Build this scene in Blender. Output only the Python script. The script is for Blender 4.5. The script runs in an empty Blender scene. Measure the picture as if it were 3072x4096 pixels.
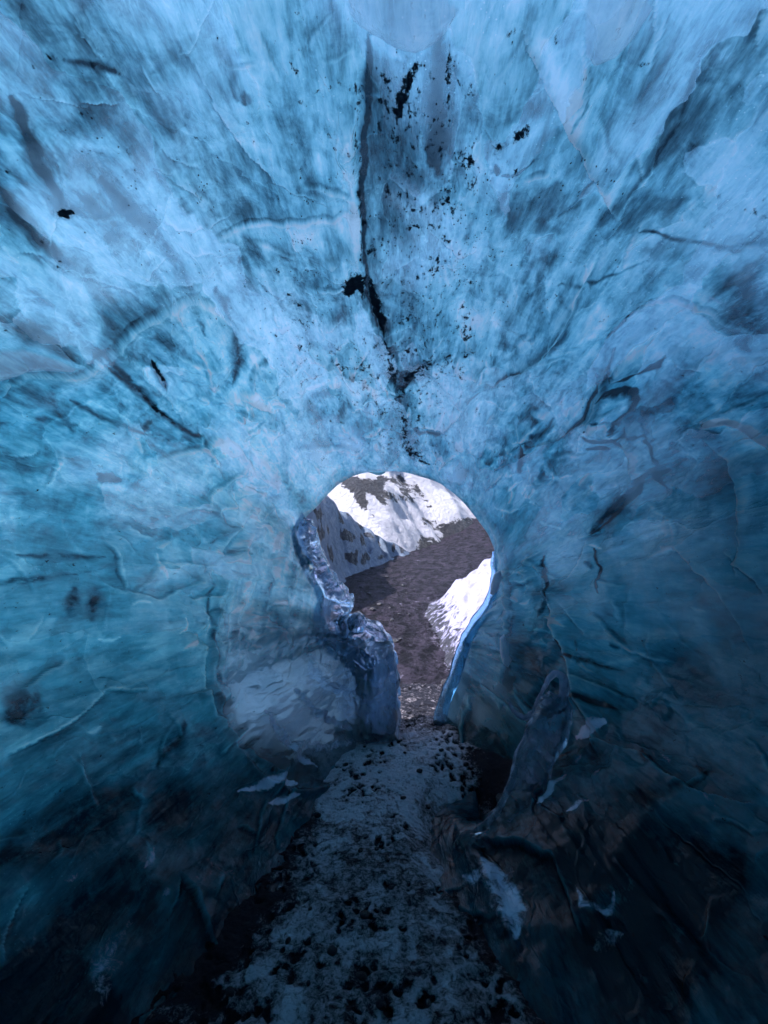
import bpy, math, random
import numpy as np

random.seed(7); rng = np.random.default_rng(11)
PI = math.pi
sc = bpy.context.scene
col = sc.collection

# ------------------------------------------------------------------ camera
CAMZ = 1.57; FPX = 512.0
cam_d = bpy.data.cameras.new('camera'); cam = bpy.data.objects.new('camera', cam_d); col.objects.link(cam)
cam.location = (0, 0, CAMZ); cam.rotation_euler = (PI/2, 0, 0)
cam_d.sensor_fit = 'VERTICAL'; cam_d.sensor_height = 36; cam_d.lens = 18.0
cam_d.clip_start = 0.02; cam_d.clip_end = 2000
sc.camera = cam

# ------------------------------------------------------------------ sky, sun, exposure
SUN_EL = math.radians(52); SUN_AZ = math.radians(-86)      # azimuth measured from +Y towards +X
w = bpy.data.worlds.new('World'); sc.world = w; w.use_nodes = True
nt = w.node_tree; nt.nodes.clear()
sky = nt.nodes.new('ShaderNodeTexSky'); sky.sky_type = 'NISHITA'; sky.sun_disc = False
sky.sun_elevation = SUN_EL; sky.sun_rotation = SUN_AZ; sky.ozone_density = 2.0; sky.dust_density = 1.0
bg = nt.nodes.new('ShaderNodeBackground'); bg.inputs[1].default_value = 0.15
wo = nt.nodes.new('ShaderNodeOutputWorld')
nt.links.new(sky.outputs[0], bg.inputs[0]); nt.links.new(bg.outputs[0], wo.inputs[0])
sd = bpy.data.lights.new('sun', 'SUN'); so = bpy.data.objects.new('sun', sd); col.objects.link(so)
sd.energy = 4.9; sd.angle = math.radians(0.5); sd.color = (1.0, 0.97, 0.98)
sv = np.array([math.sin(SUN_AZ)*math.cos(SUN_EL), math.cos(SUN_AZ)*math.cos(SUN_EL), math.sin(SUN_EL)])
from mathutils import Vector
so.rotation_euler = Vector(sv).to_track_quat('Z', 'Y').to_euler()
sc.view_settings.view_transform = 'Standard'; sc.view_settings.look = 'None'
sc.view_settings.exposure = 1.25; sc.view_settings.gamma = 1.0
cy = sc.cycles
cy.use_denoising = True; cy.use_adaptive_sampling = True; cy.adaptive_threshold = .03
cy.max_bounces = 12; cy.diffuse_bounces = 4; cy.glossy_bounces = 4; cy.transmission_bounces = 11; cy.transparent_max_bounces = 8
cy.caustics_reflective = False; cy.caustics_refractive = False
cy.sample_clamp_indirect = 6.0

# ------------------------------------------------------------------ numpy noise
_perm = np.random.default_rng(3).permutation(256); _perm = np.concatenate([_perm, _perm, _perm])
_grad = np.random.default_rng(4).normal(size=(256, 3)); _grad /= np.linalg.norm(_grad, axis=1)[:, None]
def pnoise(p):
    p = np.asarray(p, dtype=np.float64); i = np.floor(p).astype(np.int64); f = p-i; i &= 255
    u = f*f*f*(f*(f*6-15)+10); r = 0
    for dx in (0, 1):
        for dy in (0, 1):
            for dz in (0, 1):
                h = _perm[_perm[_perm[(i[..., 0]+dx) & 255]+((i[..., 1]+dy) & 255)]+((i[..., 2]+dz) & 255)]
                g = _grad[h]
                d = g[..., 0]*(f[..., 0]-dx)+g[..., 1]*(f[..., 1]-dy)+g[..., 2]*(f[..., 2]-dz)
                wx = u[..., 0] if dx else 1-u[..., 0]; wy = u[..., 1] if dy else 1-u[..., 1]; wz = u[..., 2] if dz else 1-u[..., 2]
                r = r+wx*wy*wz*d
    return r*1.6
def fbm(p, oct=4, lac=2.03, gain=0.5):
    p = np.asarray(p); a = 1; s = 0; t = 0
    for k in range(oct):
        s = s+a*pnoise(p*lac**k+17.3*k); t += a; a *= gain
    return s/t
def ridged(p, oct=3):
    a = 1; s = 0; t = 0
    for k in range(oct):
        s = s+a*(1-np.abs(pnoise(p*2.1**k+9.1*k))*2.2); t += a; a *= .5
    return s/t
def worley(p):
    """distance to nearest and second nearest feature point"""
    p = np.asarray(p); i = np.floor(p).astype(np.int64); f = p-i
    d1 = np.full(p.shape[:-1], 9.0); d2 = d1.copy()
    for dx in (-1, 0, 1):
        for dy in (-1, 0, 1):
            for dz in (-1, 0, 1):
                h = _perm[_perm[_perm[(i[..., 0]+dx) & 255]+((i[..., 1]+dy) & 255)]+((i[..., 2]+dz) & 255)]
                o = _grad[h]*.45+.5
                d = np.sqrt((dx+o[..., 0]-f[..., 0])**2+(dy+o[..., 1]-f[..., 1])**2+(dz+o[..., 2]-f[..., 2])**2)
                m = d < d1
                d2 = np.where(m, d1, np.minimum(d2, d)); d1 = np.where(m, d, d1)
    return d1, d2
def sstep(a, b, x):
    t = np.clip((x-a)/(b-a), 0, 1); return t*t*(3-2*t)
def S(*a): return np.stack(a, axis=-1)

# ------------------------------------------------------------------ mesh helpers
def tag(o, label=None, cat=None, group=None, kind=None):
    if label: o['label'] = label
    if cat: o['category'] = cat
    if group: o['group'] = group
    if kind: o['kind'] = kind
    return o
def mesh_obj(name, V, F, mats, parent=None, smooth=True, attrs=None, mi=None):
    me = bpy.data.meshes.new(name)
    V = np.asarray(V, dtype=np.float32).reshape(-1, 3); F = np.asarray(F, dtype=np.int32)
    n = F.shape[1]
    me.vertices.add(len(V)); me.vertices.foreach_set('co', V.ravel())
    me.loops.add(F.size); me.loops.foreach_set('vertex_index', F.ravel())
    me.polygons.add(len(F)); me.polygons.foreach_set('loop_start', np.arange(len(F), dtype=np.int32)*n)
    me.update(calc_edges=True)
    if smooth: me.polygons.foreach_set('use_smooth', np.ones(len(F), dtype=bool))
    for m in (mats if isinstance(mats, (list, tuple)) else [mats]): me.materials.append(m)
    if mi is not None: me.polygons.foreach_set('material_index', np.asarray(mi, dtype=np.int32))
    for k, a in (attrs or {}).items():
        a = np.asarray(a, dtype=np.float32)
        if a.ndim == 1:
            at = me.attributes.new(k, 'FLOAT', 'POINT'); at.data.foreach_set('value', a.ravel())
        elif a.shape[1] == 3:
            at = me.attributes.new(k, 'FLOAT_VECTOR', 'POINT'); at.data.foreach_set('vector', a.ravel())
    me.validate(); me.update()
    o = bpy.data.objects.new(name, me); col.objects.link(o); o.parent = parent
    return o
def grid_faces(nr, nc, wrap=False, flip=False):
    r = np.arange(nr-1)[:, None]; c = np.arange(nc if wrap else nc-1)[None, :]
    c2 = (c+1) % nc
    q = S(r*nc+c, r*nc+c2, (r+1)*nc+c2, (r+1)*nc+c).reshape(-1, 4)
    return q[:, ::-1] if flip else q
def grid_normals(G, wrap=False):
    if wrap: du = np.roll(G, -1, 1)-np.roll(G, 1, 1)
    else: du = np.gradient(G, axis=1)
    dv = np.gradient(G, axis=0)
    n = np.cross(du, dv); return n/(np.linalg.norm(n, axis=-1, keepdims=True)+1e-12)

# ------------------------------------------------------------------ materials
def new_mat(name):
    m = bpy.data.materials.new(name); m.use_nodes = True; m.node_tree.nodes.clear()
    return m, m.node_tree
class NB:
    def __init__(s, nt): s.nt = nt
    def n(s, t, **k):
        x = s.nt.nodes.new(t)
        for a, b in k.items(): setattr(x, a, b)
        return x
    def l(s, a, b): s.nt.links.new(a, b)
    def inp(s, sock, v):
        if hasattr(v, 'is_linked') or isinstance(v, bpy.types.NodeSocket): s.l(v, sock)
        else: sock.default_value = v
    def math(s, op, a, b=0.0, c=None, clamp=False):
        x = s.n('ShaderNodeMath', operation=op, use_clamp=clamp)
        s.inp(x.inputs[0], a); s.inp(x.inputs[1], b)
        if c is not None: s.inp(x.inputs[2], c)
        return x.outputs[0]
    def noise(s, vec, scale, detail=4, rough=.55, dist=0.0):
        x = s.n('ShaderNodeTexNoise'); s.l(vec, x.inputs['Vector'])
        x.inputs['Scale'].default_value = scale; x.inputs['Detail'].default_value = detail
        x.inputs['Roughness'].default_value = rough; x.inputs['Distortion'].default_value = dist
        return x.outputs['Fac']
    def voro(s, vec, scale, feature='F1', out='Distance', rnd=1.0):
        x = s.n('ShaderNodeTexVoronoi', feature=feature); s.l(vec, x.inputs['Vector'])
        x.inputs['Scale'].default_value = scale; x.inputs['Randomness'].default_value = rnd
        return x.outputs[out]
    def attr(s, name, out='Fac'):
        x = s.n('ShaderNodeAttribute'); x.attribute_name = name; return x.outputs[out]
    def vmul(s, vec, v):
        x = s.n('ShaderNodeVectorMath', operation='MULTIPLY'); s.l(vec, x.inputs[0]); x.inputs[1].default_value = v; return x.outputs[0]
    def pos(s): return s.n('ShaderNodeTexCoord').outputs['Object']
    def ramp(s, fac, stops, interp='LINEAR'):
        x = s.n('ShaderNodeValToRGB'); s.l(fac, x.inputs[0]); e = x.color_ramp.elements; x.color_ramp.interpolation = interp
        while len(e) < len(stops): e.new(.5)
        for i, (p, c) in enumerate(stops):
            e[i].position = p; e[i].color = (*c, 1) if len(c) == 3 else c
        return x.outputs[0]
    def mapr(s, v, a, b, c=0.0, d=1.0, smooth=True):
        x = s.n('ShaderNodeMapRange'); x.interpolation_type = 'SMOOTHSTEP' if smooth else 'LINEAR'
        s.inp(x.inputs[0], v)
        for k, q in zip((1, 2, 3, 4), (a, b, c, d)): s.inp(x.inputs[k], q)
        return x.outputs[0]
    def mix(s, f, a, b):
        x = s.n('ShaderNodeMix', data_type='RGBA'); s.inp(x.inputs[0], f)
        for sock, v in ((x.inputs[6], a), (x.inputs[7], b)):
            if isinstance(v, tuple): sock.default_value = (*v, 1)
            else: s.l(v, sock)
        return x.outputs[2]
    def bump(s, h, dist=.01, strength=1.0, nrm=None):
        x = s.n('ShaderNodeBump'); s.l(h, x.inputs['Height']); x.inputs['Distance'].default_value = dist; x.inputs['Strength'].default_value = strength
        if nrm is not None: s.l(nrm, x.inputs['Normal'])
        return x.outputs[0]
    def mixs(s, f, a, b):
        x = s.n('ShaderNodeMixShader'); s.inp(x.inputs[0], f); s.l(a, x.inputs[1]); s.l(b, x.inputs[2]); return x.outputs[0]
    def out(s, sh):
        o = s.n('ShaderNodeOutputMaterial'); s.l(sh, o.inputs[0])

def mat_cave_ice():
    m, nt = new_mat('glacier_ice'); b = NB(nt)
    flow = b.attr('flow', 'Vector'); P = b.pos()
    dark = b.attr('dark'); milk_glow = b.attr('milk_glow'); dirt = b.attr('dirt')
    sep = b.n('ShaderNodeSeparateXYZ'); b.l(P, sep.inputs[0]); Z = sep.outputs[2]
    wob = b.n('ShaderNodeTexNoise'); b.l(P, wob.inputs['Vector']); wob.inputs['Scale'].default_value = 3.0; wob.inputs['Detail'].default_value = 5
    fw = b.n('ShaderNodeVectorMath', operation='MULTIPLY_ADD'); b.l(wob.outputs['Color'], fw.inputs[0]); fw.inputs[1].default_value = (.34, .34, .12); b.l(flow, fw.inputs[2])
    nA = b.noise(flow, 2.2, 6, .55, .5)
    nB = b.noise(P, 1.5, 5, .55, .3)
    nC = b.noise(flow, 9.0, 7, .62, .4)
    nD = b.noise(P, 9.0, 6, .65, .6)
    plates = b.voro(fw.outputs[0], 3.2, 'F1', 'Color'); pl = b.n('ShaderNodeSeparateColor'); b.l(plates, pl.inputs[0])
    plates2 = b.voro(fw.outputs[0], 8.0, 'F1', 'Color'); pl2 = b.n('ShaderNodeSeparateColor'); b.l(plates2, pl2.inputs[0])
    v = b.math('MULTIPLY_ADD', b.math('SUBTRACT', nA, .5), .80, 0.0)
    v = b.math('MULTIPLY_ADD', b.math('SUBTRACT', nB, .5), .70, v)
    v = b.math('MULTIPLY_ADD', b.math('SUBTRACT', nC, .5), 1.25, v)
    v = b.math('MULTIPLY_ADD', b.math('SUBTRACT', nD, .5), .85, v)
    v = b.math('MULTIPLY_ADD', b.math('SUBTRACT', pl.outputs[0], .5), .20, v)
    v = b.math('MULTIPLY_ADD', b.math('SUBTRACT', pl2.outputs[0], .5), .12, v)
    e1 = b.mapr(b.voro(fw.outputs[0], 3.2, 'DISTANCE_TO_EDGE'), 0, .03, 1, 0); e2 = b.mapr(b.voro(fw.outputs[0], 8.0, 'DISTANCE_TO_EDGE'), 0, .05, 1, 0)
    em = b.mapr(nD, .40, .62)
    v = b.math('MULTIPLY_ADD', b.math('MULTIPLY', e1, em), .15, v)
    v = b.math('MULTIPLY_ADD', b.math('MULTIPLY', e2, b.math('SUBTRACT', 1.0, em)), -.05, v)
    fib = b.mapr(b.math('ABSOLUTE', b.math('SUBTRACT', b.noise(flow, 5.5, 4, .6, 1.2), .5)), 0, .018, 1, 0)
    v = b.math('MULTIPLY_ADD', b.math('MULTIPLY', fib, b.mapr(nB, .5, .65)), .16, v)
    bub = b.mapr(b.voro(P, 55), .08, .16, 1, 0); v = b.math('MULTIPLY_ADD', b.math('MULTIPLY', bub, b.mapr(nA, .5, .62)), .35, v)
    # deep clear ice low down shows less of the layering than the bubbly roof
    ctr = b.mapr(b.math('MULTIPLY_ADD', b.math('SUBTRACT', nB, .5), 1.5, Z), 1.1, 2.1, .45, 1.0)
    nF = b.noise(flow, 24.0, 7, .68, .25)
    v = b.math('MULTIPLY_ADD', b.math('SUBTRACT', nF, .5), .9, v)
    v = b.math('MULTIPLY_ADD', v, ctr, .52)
    v = b.math('MULTIPLY_ADD', milk_glow, .42, v)
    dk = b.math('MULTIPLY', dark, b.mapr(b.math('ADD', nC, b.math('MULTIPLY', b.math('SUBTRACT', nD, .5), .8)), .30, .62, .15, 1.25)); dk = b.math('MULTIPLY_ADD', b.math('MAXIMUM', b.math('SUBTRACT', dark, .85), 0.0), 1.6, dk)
    v = b.math('MULTIPLY_ADD', dk, -.66, b.math('MULTIPLY_ADD', b.mapr(Z, .85, .0), -.38, v), clamp=True)  # shade painted in: the ice colour darkens down to the floor
    colr = b.ramp(v, [(0, (.004, .045, .08)), (.25, (.035, .24, .34)), (.5, (.105, .55, .70)), (.75, (.34, .85, .95)), (.92, (.68, .97, 1.0)), (1.0, (1.0, 1.0, 1.0))])
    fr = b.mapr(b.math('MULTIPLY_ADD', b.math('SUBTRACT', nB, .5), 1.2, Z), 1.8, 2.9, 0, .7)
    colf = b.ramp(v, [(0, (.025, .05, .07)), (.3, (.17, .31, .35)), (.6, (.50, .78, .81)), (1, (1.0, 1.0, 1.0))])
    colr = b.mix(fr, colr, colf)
    sp = b.noise(b.vmul(P, (1, .5, 1)), 52, 6, .68)
    sp2 = b.noise(P, 11, 5, .7, .3)
    spk = b.math('MULTIPLY_ADD', b.math('SUBTRACT', sp, .5), 2.4, b.math('MULTIPLY_ADD', b.math('SUBTRACT', sp2, .5), 1.7, dirt))
    dm = b.mapr(spk, .40, .68)
    vs = b.vmul(P, (1, .6, 1)); vd = b.voro(vs, 95); vcol = b.n('ShaderNodeSeparateColor'); b.l(b.voro(vs, 95, 'F1', 'Color'), vcol.inputs[0])
    sm_k = b.math('MULTIPLY', b.mapr(vd, .18, .34, 1, 0), b.math('LESS_THAN', vcol.outputs[0], b.math('MULTIPLY', b.attr('speck'), b.mapr(sp2, .38, .62, .0, .42))))
    dm = b.math('MAXIMUM', dm, sm_k)
    blk = b.mix(b.noise(P, 60, 2), (.004, .010, .018), (.03, .055, .08))
    colr = b.mix(dm, colr, blk)
    sn = b.mapr(b.math('MULTIPLY_ADD', b.math('SUBTRACT', b.noise(P, 22, 8, .78, .5), .5), 1.6, b.attr('snow')), .38, .75)
    colr = b.mix(sn, colr, b.mix(nD, (.45, .44, .62), (.92, .90, 1.0)))
    hm = b.math('MULTIPLY', b.mapr(b.math('MULTIPLY_ADD', b.math('SUBTRACT', nD, .5), .5, b.attr('hoar')), .15, .95), .42)
    colr = b.mix(hm, colr, b.mix(b.mapr(nD, .3, .7), (.84, .80, .94), (1.0, .96, 1.0)))
    h = b.math('MULTIPLY_ADD', nF, .30, b.math('MULTIPLY', nC, .45)); h = b.math('ADD', h, b.math('MULTIPLY_ADD', b.noise(P, 26, 5, .6), .25, b.math('MULTIPLY', nA, .6)))
    vsm = b.n('ShaderNodeTexVoronoi', feature='F1'); b.l(b.vmul(P, (1, .55, 1)), vsm.inputs['Vector']); vsm.inputs['Scale'].default_value = 9
    h = b.math('MULTIPLY_ADD', vsm.outputs['Distance'], .40, h)
    h = b.math('MULTIPLY_ADD', pl2.outputs[1], .05, b.math('MULTIPLY_ADD', pl.outputs[1], .10, h)); h = b.math('MULTIPLY_ADD', e1, .12, b.math('MULTIPLY_ADD', e2, -.02, h))
    nrm = b.bump(h, .035, .6)
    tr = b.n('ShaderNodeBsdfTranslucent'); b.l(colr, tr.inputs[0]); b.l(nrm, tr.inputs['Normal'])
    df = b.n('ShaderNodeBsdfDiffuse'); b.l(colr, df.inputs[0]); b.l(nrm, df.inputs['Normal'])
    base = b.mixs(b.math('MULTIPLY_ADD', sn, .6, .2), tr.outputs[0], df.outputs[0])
    rf = b.n('ShaderNodeBsdfRefraction'); rf.inputs['IOR'].default_value = 1.31; rf.inputs['Roughness'].default_value = .06; b.l(nrm, rf.inputs['Normal'])
    rf.inputs['Color'].default_value = (.66, .88, 1.0, 1)
    cm = b.math('MULTIPLY_ADD', b.mapr(b.math('MULTIPLY_ADD', b.math('SUBTRACT', pl.outputs[2], .5), .25, nB), .42, .62), .38, .08)
    cm = b.math('MULTIPLY', cm, b.mapr(Z, .6, 1.3, 0.0, 1.0))
    cm = b.math('MAXIMUM', cm, b.attr('clear'))
    solid = b.math('MAXIMUM', b.math('MAXIMUM', dm, sn), b.math('MULTIPLY', hm, .9))
    cm = b.math('MULTIPLY', cm, b.math('SUBTRACT', 1.0, solid), clamp=True)
    base = b.mixs(cm, base, rf.outputs[0])
    gl = b.n('ShaderNodeBsdfGlossy'); b.l(nrm, gl.inputs['Normal']); gl.inputs['Roughness'].default_value = .06
    fz = b.n('ShaderNodeFresnel'); fz.inputs[0].default_value = 1.36; b.l(nrm, fz.inputs['Normal'])
    f = b.math('MULTIPLY', fz.outputs[0], b.math('SUBTRACT', 1.0, dm), clamp=True)
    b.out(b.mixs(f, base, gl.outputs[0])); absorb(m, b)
    return m
def absorb(m, b):
    v = b.n('ShaderNodeVolumeAbsorption'); v.inputs[0].default_value = (.0, .76, .93, 1); v.inputs[1].default_value = ABS
    o = [n for n in m.node_tree.nodes if n.type == 'OUTPUT_MATERIAL'][0]; b.l(v.outputs[0], o.inputs['Volume'])
ABS = .34
def mat_crust():
    m, nt = new_mat('glacier_crust'); b = NB(nt); P = b.pos()
    n1 = b.noise(P, 1.3, 5); n2 = b.noise(b.vmul(P, (1.6, .6, 1.6)), 5, 7, .65, .6)
    c = b.ramp(b.math('MULTIPLY_ADD', n2, .8, b.math('MULTIPLY', n1, .35)), [(0.32, (.22, .30, .38)), (.5, (.72, .82, .90)), (.72, (1.0, 1.0, 1.0))])
    tr = b.n('ShaderNodeBsdfTranslucent'); b.l(c, tr.inputs[0])
    df = b.n('ShaderNodeBsdfDiffuse'); b.l(c, df.inputs[0])
    g = b.n('ShaderNodeBsdfRefraction'); g.inputs['IOR'].default_value = 1.31; g.inputs['Roughness'].default_value = .03; b.l(b.bump(n2, .05, .6), g.inputs['Normal'])
    f = b.math('MULTIPLY', b.attr('clear'), b.mapr(b.noise(P, 9, 6, .65), .38, .62, 1.0, .45))
    b.out(b.mixs(f, b.mixs(.08, tr.outputs[0], df.outputs[0]), g.outputs[0])); absorb(m, b)
    return m
def mat_clear_ice(name='clear_ice', tint=(.86, .94, 1.0), cloud=.35, thr=(.5, .75), bscale=18, bdist=.01, rough=.04, cr=((.12, .42, .74), (.40, .72, .97))):
    m, nt = new_mat(name); b = NB(nt); P = b.pos()
    n1 = b.noise(P, 7, 6, .6, .8); n2 = b.noise(b.vmul(P, (1.0, 1.0, .35)), bscale, 5, .6, .5)
    nrm = b.bump(b.math('MULTIPLY_ADD', b.noise(b.vmul(P, (1.6, 1.0, .3)), 7, 3, .5, .6), 1.2, n2), bdist, 1.0)
    g = b.n('ShaderNodeBsdfGlass'); g.inputs['Color'].default_value = (*tint, 1); g.inputs['IOR'].default_value = 1.31
    g.inputs['Roughness'].default_value = rough; b.l(nrm, g.inputs['Normal'])
    c = b.ramp(b.math('MULTIPLY_ADD', n2, .6, b.math('MULTIPLY', n1, .5)), [(0.35, cr[0]), (.58, cr[1]), (.75, (.90, .97, 1.0))])
    tr = b.n('ShaderNodeBsdfTranslucent'); b.l(c, tr.inputs[0]); b.l(nrm, tr.inputs['Normal'])
    df = b.n('ShaderNodeBsdfDiffuse'); b.l(c, df.inputs[0]); b.l(nrm, df.inputs['Normal'])
    cl = b.mixs(.15, tr.outputs[0], df.outputs[0])
    f = b.math('ADD', b.mapr(n1, thr[0], thr[1], cloud*.1, cloud), b.math('MULTIPLY', b.attr('cloud'), b.mapr(n2, .3, .65, .75, 1.0)), clamp=True)
    b.out(b.mixs(f, g.outputs[0], cl))
    return m
def mat_snow(name='snow', c0=(.60, .60, .74), c1=(.86, .85, .95), ash=.0, ashscale=14, bd=.02):
    m, nt = new_mat(name); b = NB(nt); P = b.pos()
    c = b.mix(b.noise(P, 4, 6, .65), c0, c1)
    a = b.attr('ash')
    n = b.noise(P, ashscale, 7, .72, .3)
    dm = b.mapr(b.math('ADD', b.math('MULTIPLY_ADD', b.math('SUBTRACT', n, .5), 2.6, a), ash), .42, .62)
    g = b.mix(b.noise(P, 45, 5, .7), (.004, .005, .011), (.022, .023, .044))
    c = b.mix(dm, c, g)
    nrm = b.bump(b.math('MULTIPLY_ADD', b.noise(P, 40, 6, .7), .5, b.noise(P, 7, 5, .6)), bd, 1)
    p = b.n('ShaderNodeBsdfPrincipled'); b.l(c, p.inputs['Base Color']); b.l(nrm, p.inputs['Normal'])
    b.l(b.mapr(b.noise(P, 9, 3), .3, .7, .35, .8), p.inputs['Roughness'])
    b.out(p.outputs[0]); return m
def mat_gravel(name='black_gravel', light=(.074, .060, .094), dk=(.002, .002, .006), scale=30):
    m, nt = new_mat(name); b = NB(nt); P = b.pos()
    v = b.voro(P, scale); n = b.noise(P, scale*.9, 7, .75); n2 = b.noise(b.vmul(P, (1, .45, 1)), 5.0, 8, .78, .3)
    c = b.mix(b.mapr(b.math('MULTIPLY_ADD', n2, .7, b.math('MULTIPLY', n, .45)), .50, .68), dk, light)
    fr = b.attr('frost')
    f = b.mapr(b.math('MULTIPLY_ADD', b.math('SUBTRACT', b.noise(b.vmul(P, (1, .6, 1)), scale*.24, 9, .84), .5), 3.0, fr), .50, .68)
    c = b.mix(f, c, (.33, .30, .42))
    nrm = b.bump(b.math('MULTIPLY_ADD', v, .3, b.math('MULTIPLY_ADD', n2, 3.0, n)), .13, 1)
    p = b.n('ShaderNodeBsdfPrincipled'); b.l(c, p.inputs['Base Color']); b.l(nrm, p.inputs['Normal']); p.inputs['Roughness'].default_value = .6; p.inputs['Specular IOR Level'].default_value = .15
    b.out(p.outputs[0]); return m
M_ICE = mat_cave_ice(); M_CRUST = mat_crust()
M_CLEAR = mat_clear_ice()
M_RIM = mat_clear_ice('rim_ice', (.55, .80, .95), .2, (.5, .75), 22, .008)
M_CLOUDY = mat_clear_ice('cloudy_ice', (.86, .94, 1.0), .5, (.4, .65), 16, .012, .08, ((.55, .74, .92), (.90, .95, 1.0)))
M_SNOW = mat_snow()
M_GRAVEL = mat_gravel()

# ------------------------------------------------------------------ cave shape
def to3(px, py, Y): return ((px-384)/FPX*Y, Y, CAMZ-(py-512)/FPX*Y)
def chart(G):
    y = np.maximum(G[..., 1], .05)
    return 384+FPX*G[..., 0]/y, 512-FPX*(G[..., 2]-CAMZ)/y
# the mouth's rim, traced as (picture x, picture y, distance)
RIM = [(385, 471, 4.0), (403, 472, 4.0), (418, 476, 4.0), (441, 484, 4.0), (459, 498, 4.0), (472, 513, 4.0), (488, 534, 3.98), (495, 552, 3.97),
       (495, 568, 3.96), (495, 587, 3.95), (489, 605, 3.94), (475, 623, 3.93), (465, 639, 3.92), (458, 663, 3.9), (453, 679, 3.9), (446, 696, 3.88), (440, 716, 3.86), (436, 745, 3.8),
       (415, 755, 3.8), (390, 752, 3.8), (378, 735, 3.8), (376, 700, 3.82), (374, 668, 3.84), (368, 645, 3.85), (352, 640, 3.86), (333, 634, 3.87), (324, 615, 3.9),
       (326, 597, 3.92), (313, 578, 3.95), (303, 556, 3.97), (297, 536, 3.98), (301, 522, 4.0), (317, 507, 4.0), (339, 484, 4.0), (353, 476, 4.0), (368, 472, 4.0)]
R3 = np.array([to3(*r) for r in RIM]); CMX, CMZ = .24, .80
th_r = np.arctan2(R3[:, 2]-CMZ, R3[:, 0]-CMX); rad_r = np.hypot(R3[:, 2]-CMZ, R3[:, 0]-CMX)
o_ = np.argsort(th_r); th_r, rad_r, yr = th_r[o_], rad_r[o_], R3[o_, 1]
def peri(th, v): return np.interp(th, np.concatenate([th_r-2*PI, th_r, th_r+2*PI]), np.tile(v, 3))
NC = 1440
TH = -PI/2+2*PI*np.arange(NC)/NC; THw = (TH+PI) % (2*PI)-PI
RM = peri(THw, rad_r); YM = peri(THw, yr)
def smooth_c(a, k):
    for _ in range(k): a = (np.roll(a, 1)+2*a+np.roll(a, -1))/4
    return a
RM = smooth_c(RM, 18); YM = smooth_c(YM, 200)
ct, st = np.cos(THw), np.sin(THw)
def body_r(c, s):
    ax = np.where(c > 0, 1.85, 1.80); az = np.where(s > 0, 1.42, 1.56); e = 2.25
    return (np.abs(c/ax)**e+np.abs(s/az)**e)**(-1/e)
RB = body_r(ct, st)
CBX, CBZ = .05, 1.45
def prof(phi, r_b=RB, r_m=RM, ym=YM):
    """rows of the inner face, phi 0..pi/2 from above the camera to the rim"""
    g = 1-np.cos(phi)**1.25; y = ym*np.sin(phi)**1.0
    R = r_b*(1-g)+r_m*g; cx = CBX*(1-g)+CMX*g; cz = CBZ*(1-g)+CMZ*g
    return S(cx+R*ct, y+0*ct, cz+R*st)
# rows spaced evenly in angle as seen from the middle of the cave
pf = np.linspace(.20, PI/2, 4000); Rm_, Ym_ = 1.0, 3.9
rho = (1.65*np.cos(pf)**1.25+Rm_*(1-np.cos(pf)**1.25))/(Ym_*np.sin(pf))
arc = np.concatenate([[0], np.cumsum(np.abs(np.diff(rho))+np.abs(np.diff(pf))*.25)]); NV = 600
PHI = np.interp(np.linspace(0, arc[-1], NV), arc, pf)
rows = []; Ls = []
for y in np.linspace(-3.4, -.02, 26):
    k = math.sqrt(max(0.0, 1-max(0, (-y-1.6)/1.8)**2))
    rows.append(S(CBX+RB*ct*k, y+0*ct, CBZ+RB*st*k)); Ls.append(y)
for p in np.linspace(0, .20, 14)[:-1]: rows.append(prof(p)); Ls.append(4*p)
for p in PHI: rows.append(prof(p)); Ls.append(4*p)
G = np.array(rows); L = np.array(Ls)
nin = len(G)
N = grid_normals(G, True)
# make normals point to the inside
inside = np.array([0, 1.0, 1.4]); flipn = np.sum(N*(inside-G), -1) < 0
if flipn.mean() > .5: N = -N
U, V = chart(G)
FLOW = S(np.broadcast_to(ct*2.2, U.shape), np.broadcast_to(st*2.2, U.shape), np.broadcast_to((L*.33)[:, None], U.shape))
DEP = np.maximum(G[..., 1], .6)
front = G[..., 1] > .5
rimfade = sstep(PI/2, PI/2-.35, np.concatenate([np.zeros(39), PHI]))[:, None]*np.ones_like(U)

# displacement: long flutes that run along the cave, scallops, broad swells
D = np.zeros_like(U)
D += .15*fbm(G*.75+3, 2)
F2 = S(FLOW[..., 0]*1.7, FLOW[..., 1]*1.7, FLOW[..., 2]*1.5)
F2 = F2+.25*S(fbm(G*1.1+5, 2), fbm(G*1.1+15, 2), fbm(G*1.1+25, 2))
D += .050*ridged(F2, 3)
d1, d2 = worley(S(FLOW[..., 0]*1.5, FLOW[..., 1]*1.5, FLOW[..., 2]*2.6)+.5*S(fbm(G*1.3+41, 3), fbm(G*1.3+51, 3), fbm(G*1.3+61, 3)))
D += -.028*sstep(.0, .35, d2-d1)
D += .012*fbm(S(FLOW[..., 0]*7, FLOW[..., 1]*7, FLOW[..., 2]*4), 4)
D += .006*fbm(G*14, 3)
D *= .3+.7*rimfade

# the clear lens of ice left of the mouth, with upright flutes in it
ell = np.hypot((U-300)/90, (V-655)/138); inlens = sstep(1.12, .72, ell)*(G[..., 1] > 2.0)
milkl = (inlens*sstep(780, 600, V)).ravel()
D += inlens*(.045*ridged(S(U/13+V/60, V/70, U*0), 3)*sstep(720, 640, V)+.02*ridged(S(U/60, V/16, U*0+4), 2)*sstep(640, 720, V)+.010*fbm(S(U/8, V/14, U*0), 3))
D += .028*np.exp(-((ell-1.0)/.035)**2)+.015*np.exp(-((ell-.90)/.02)**2)*(U < 300)
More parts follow.
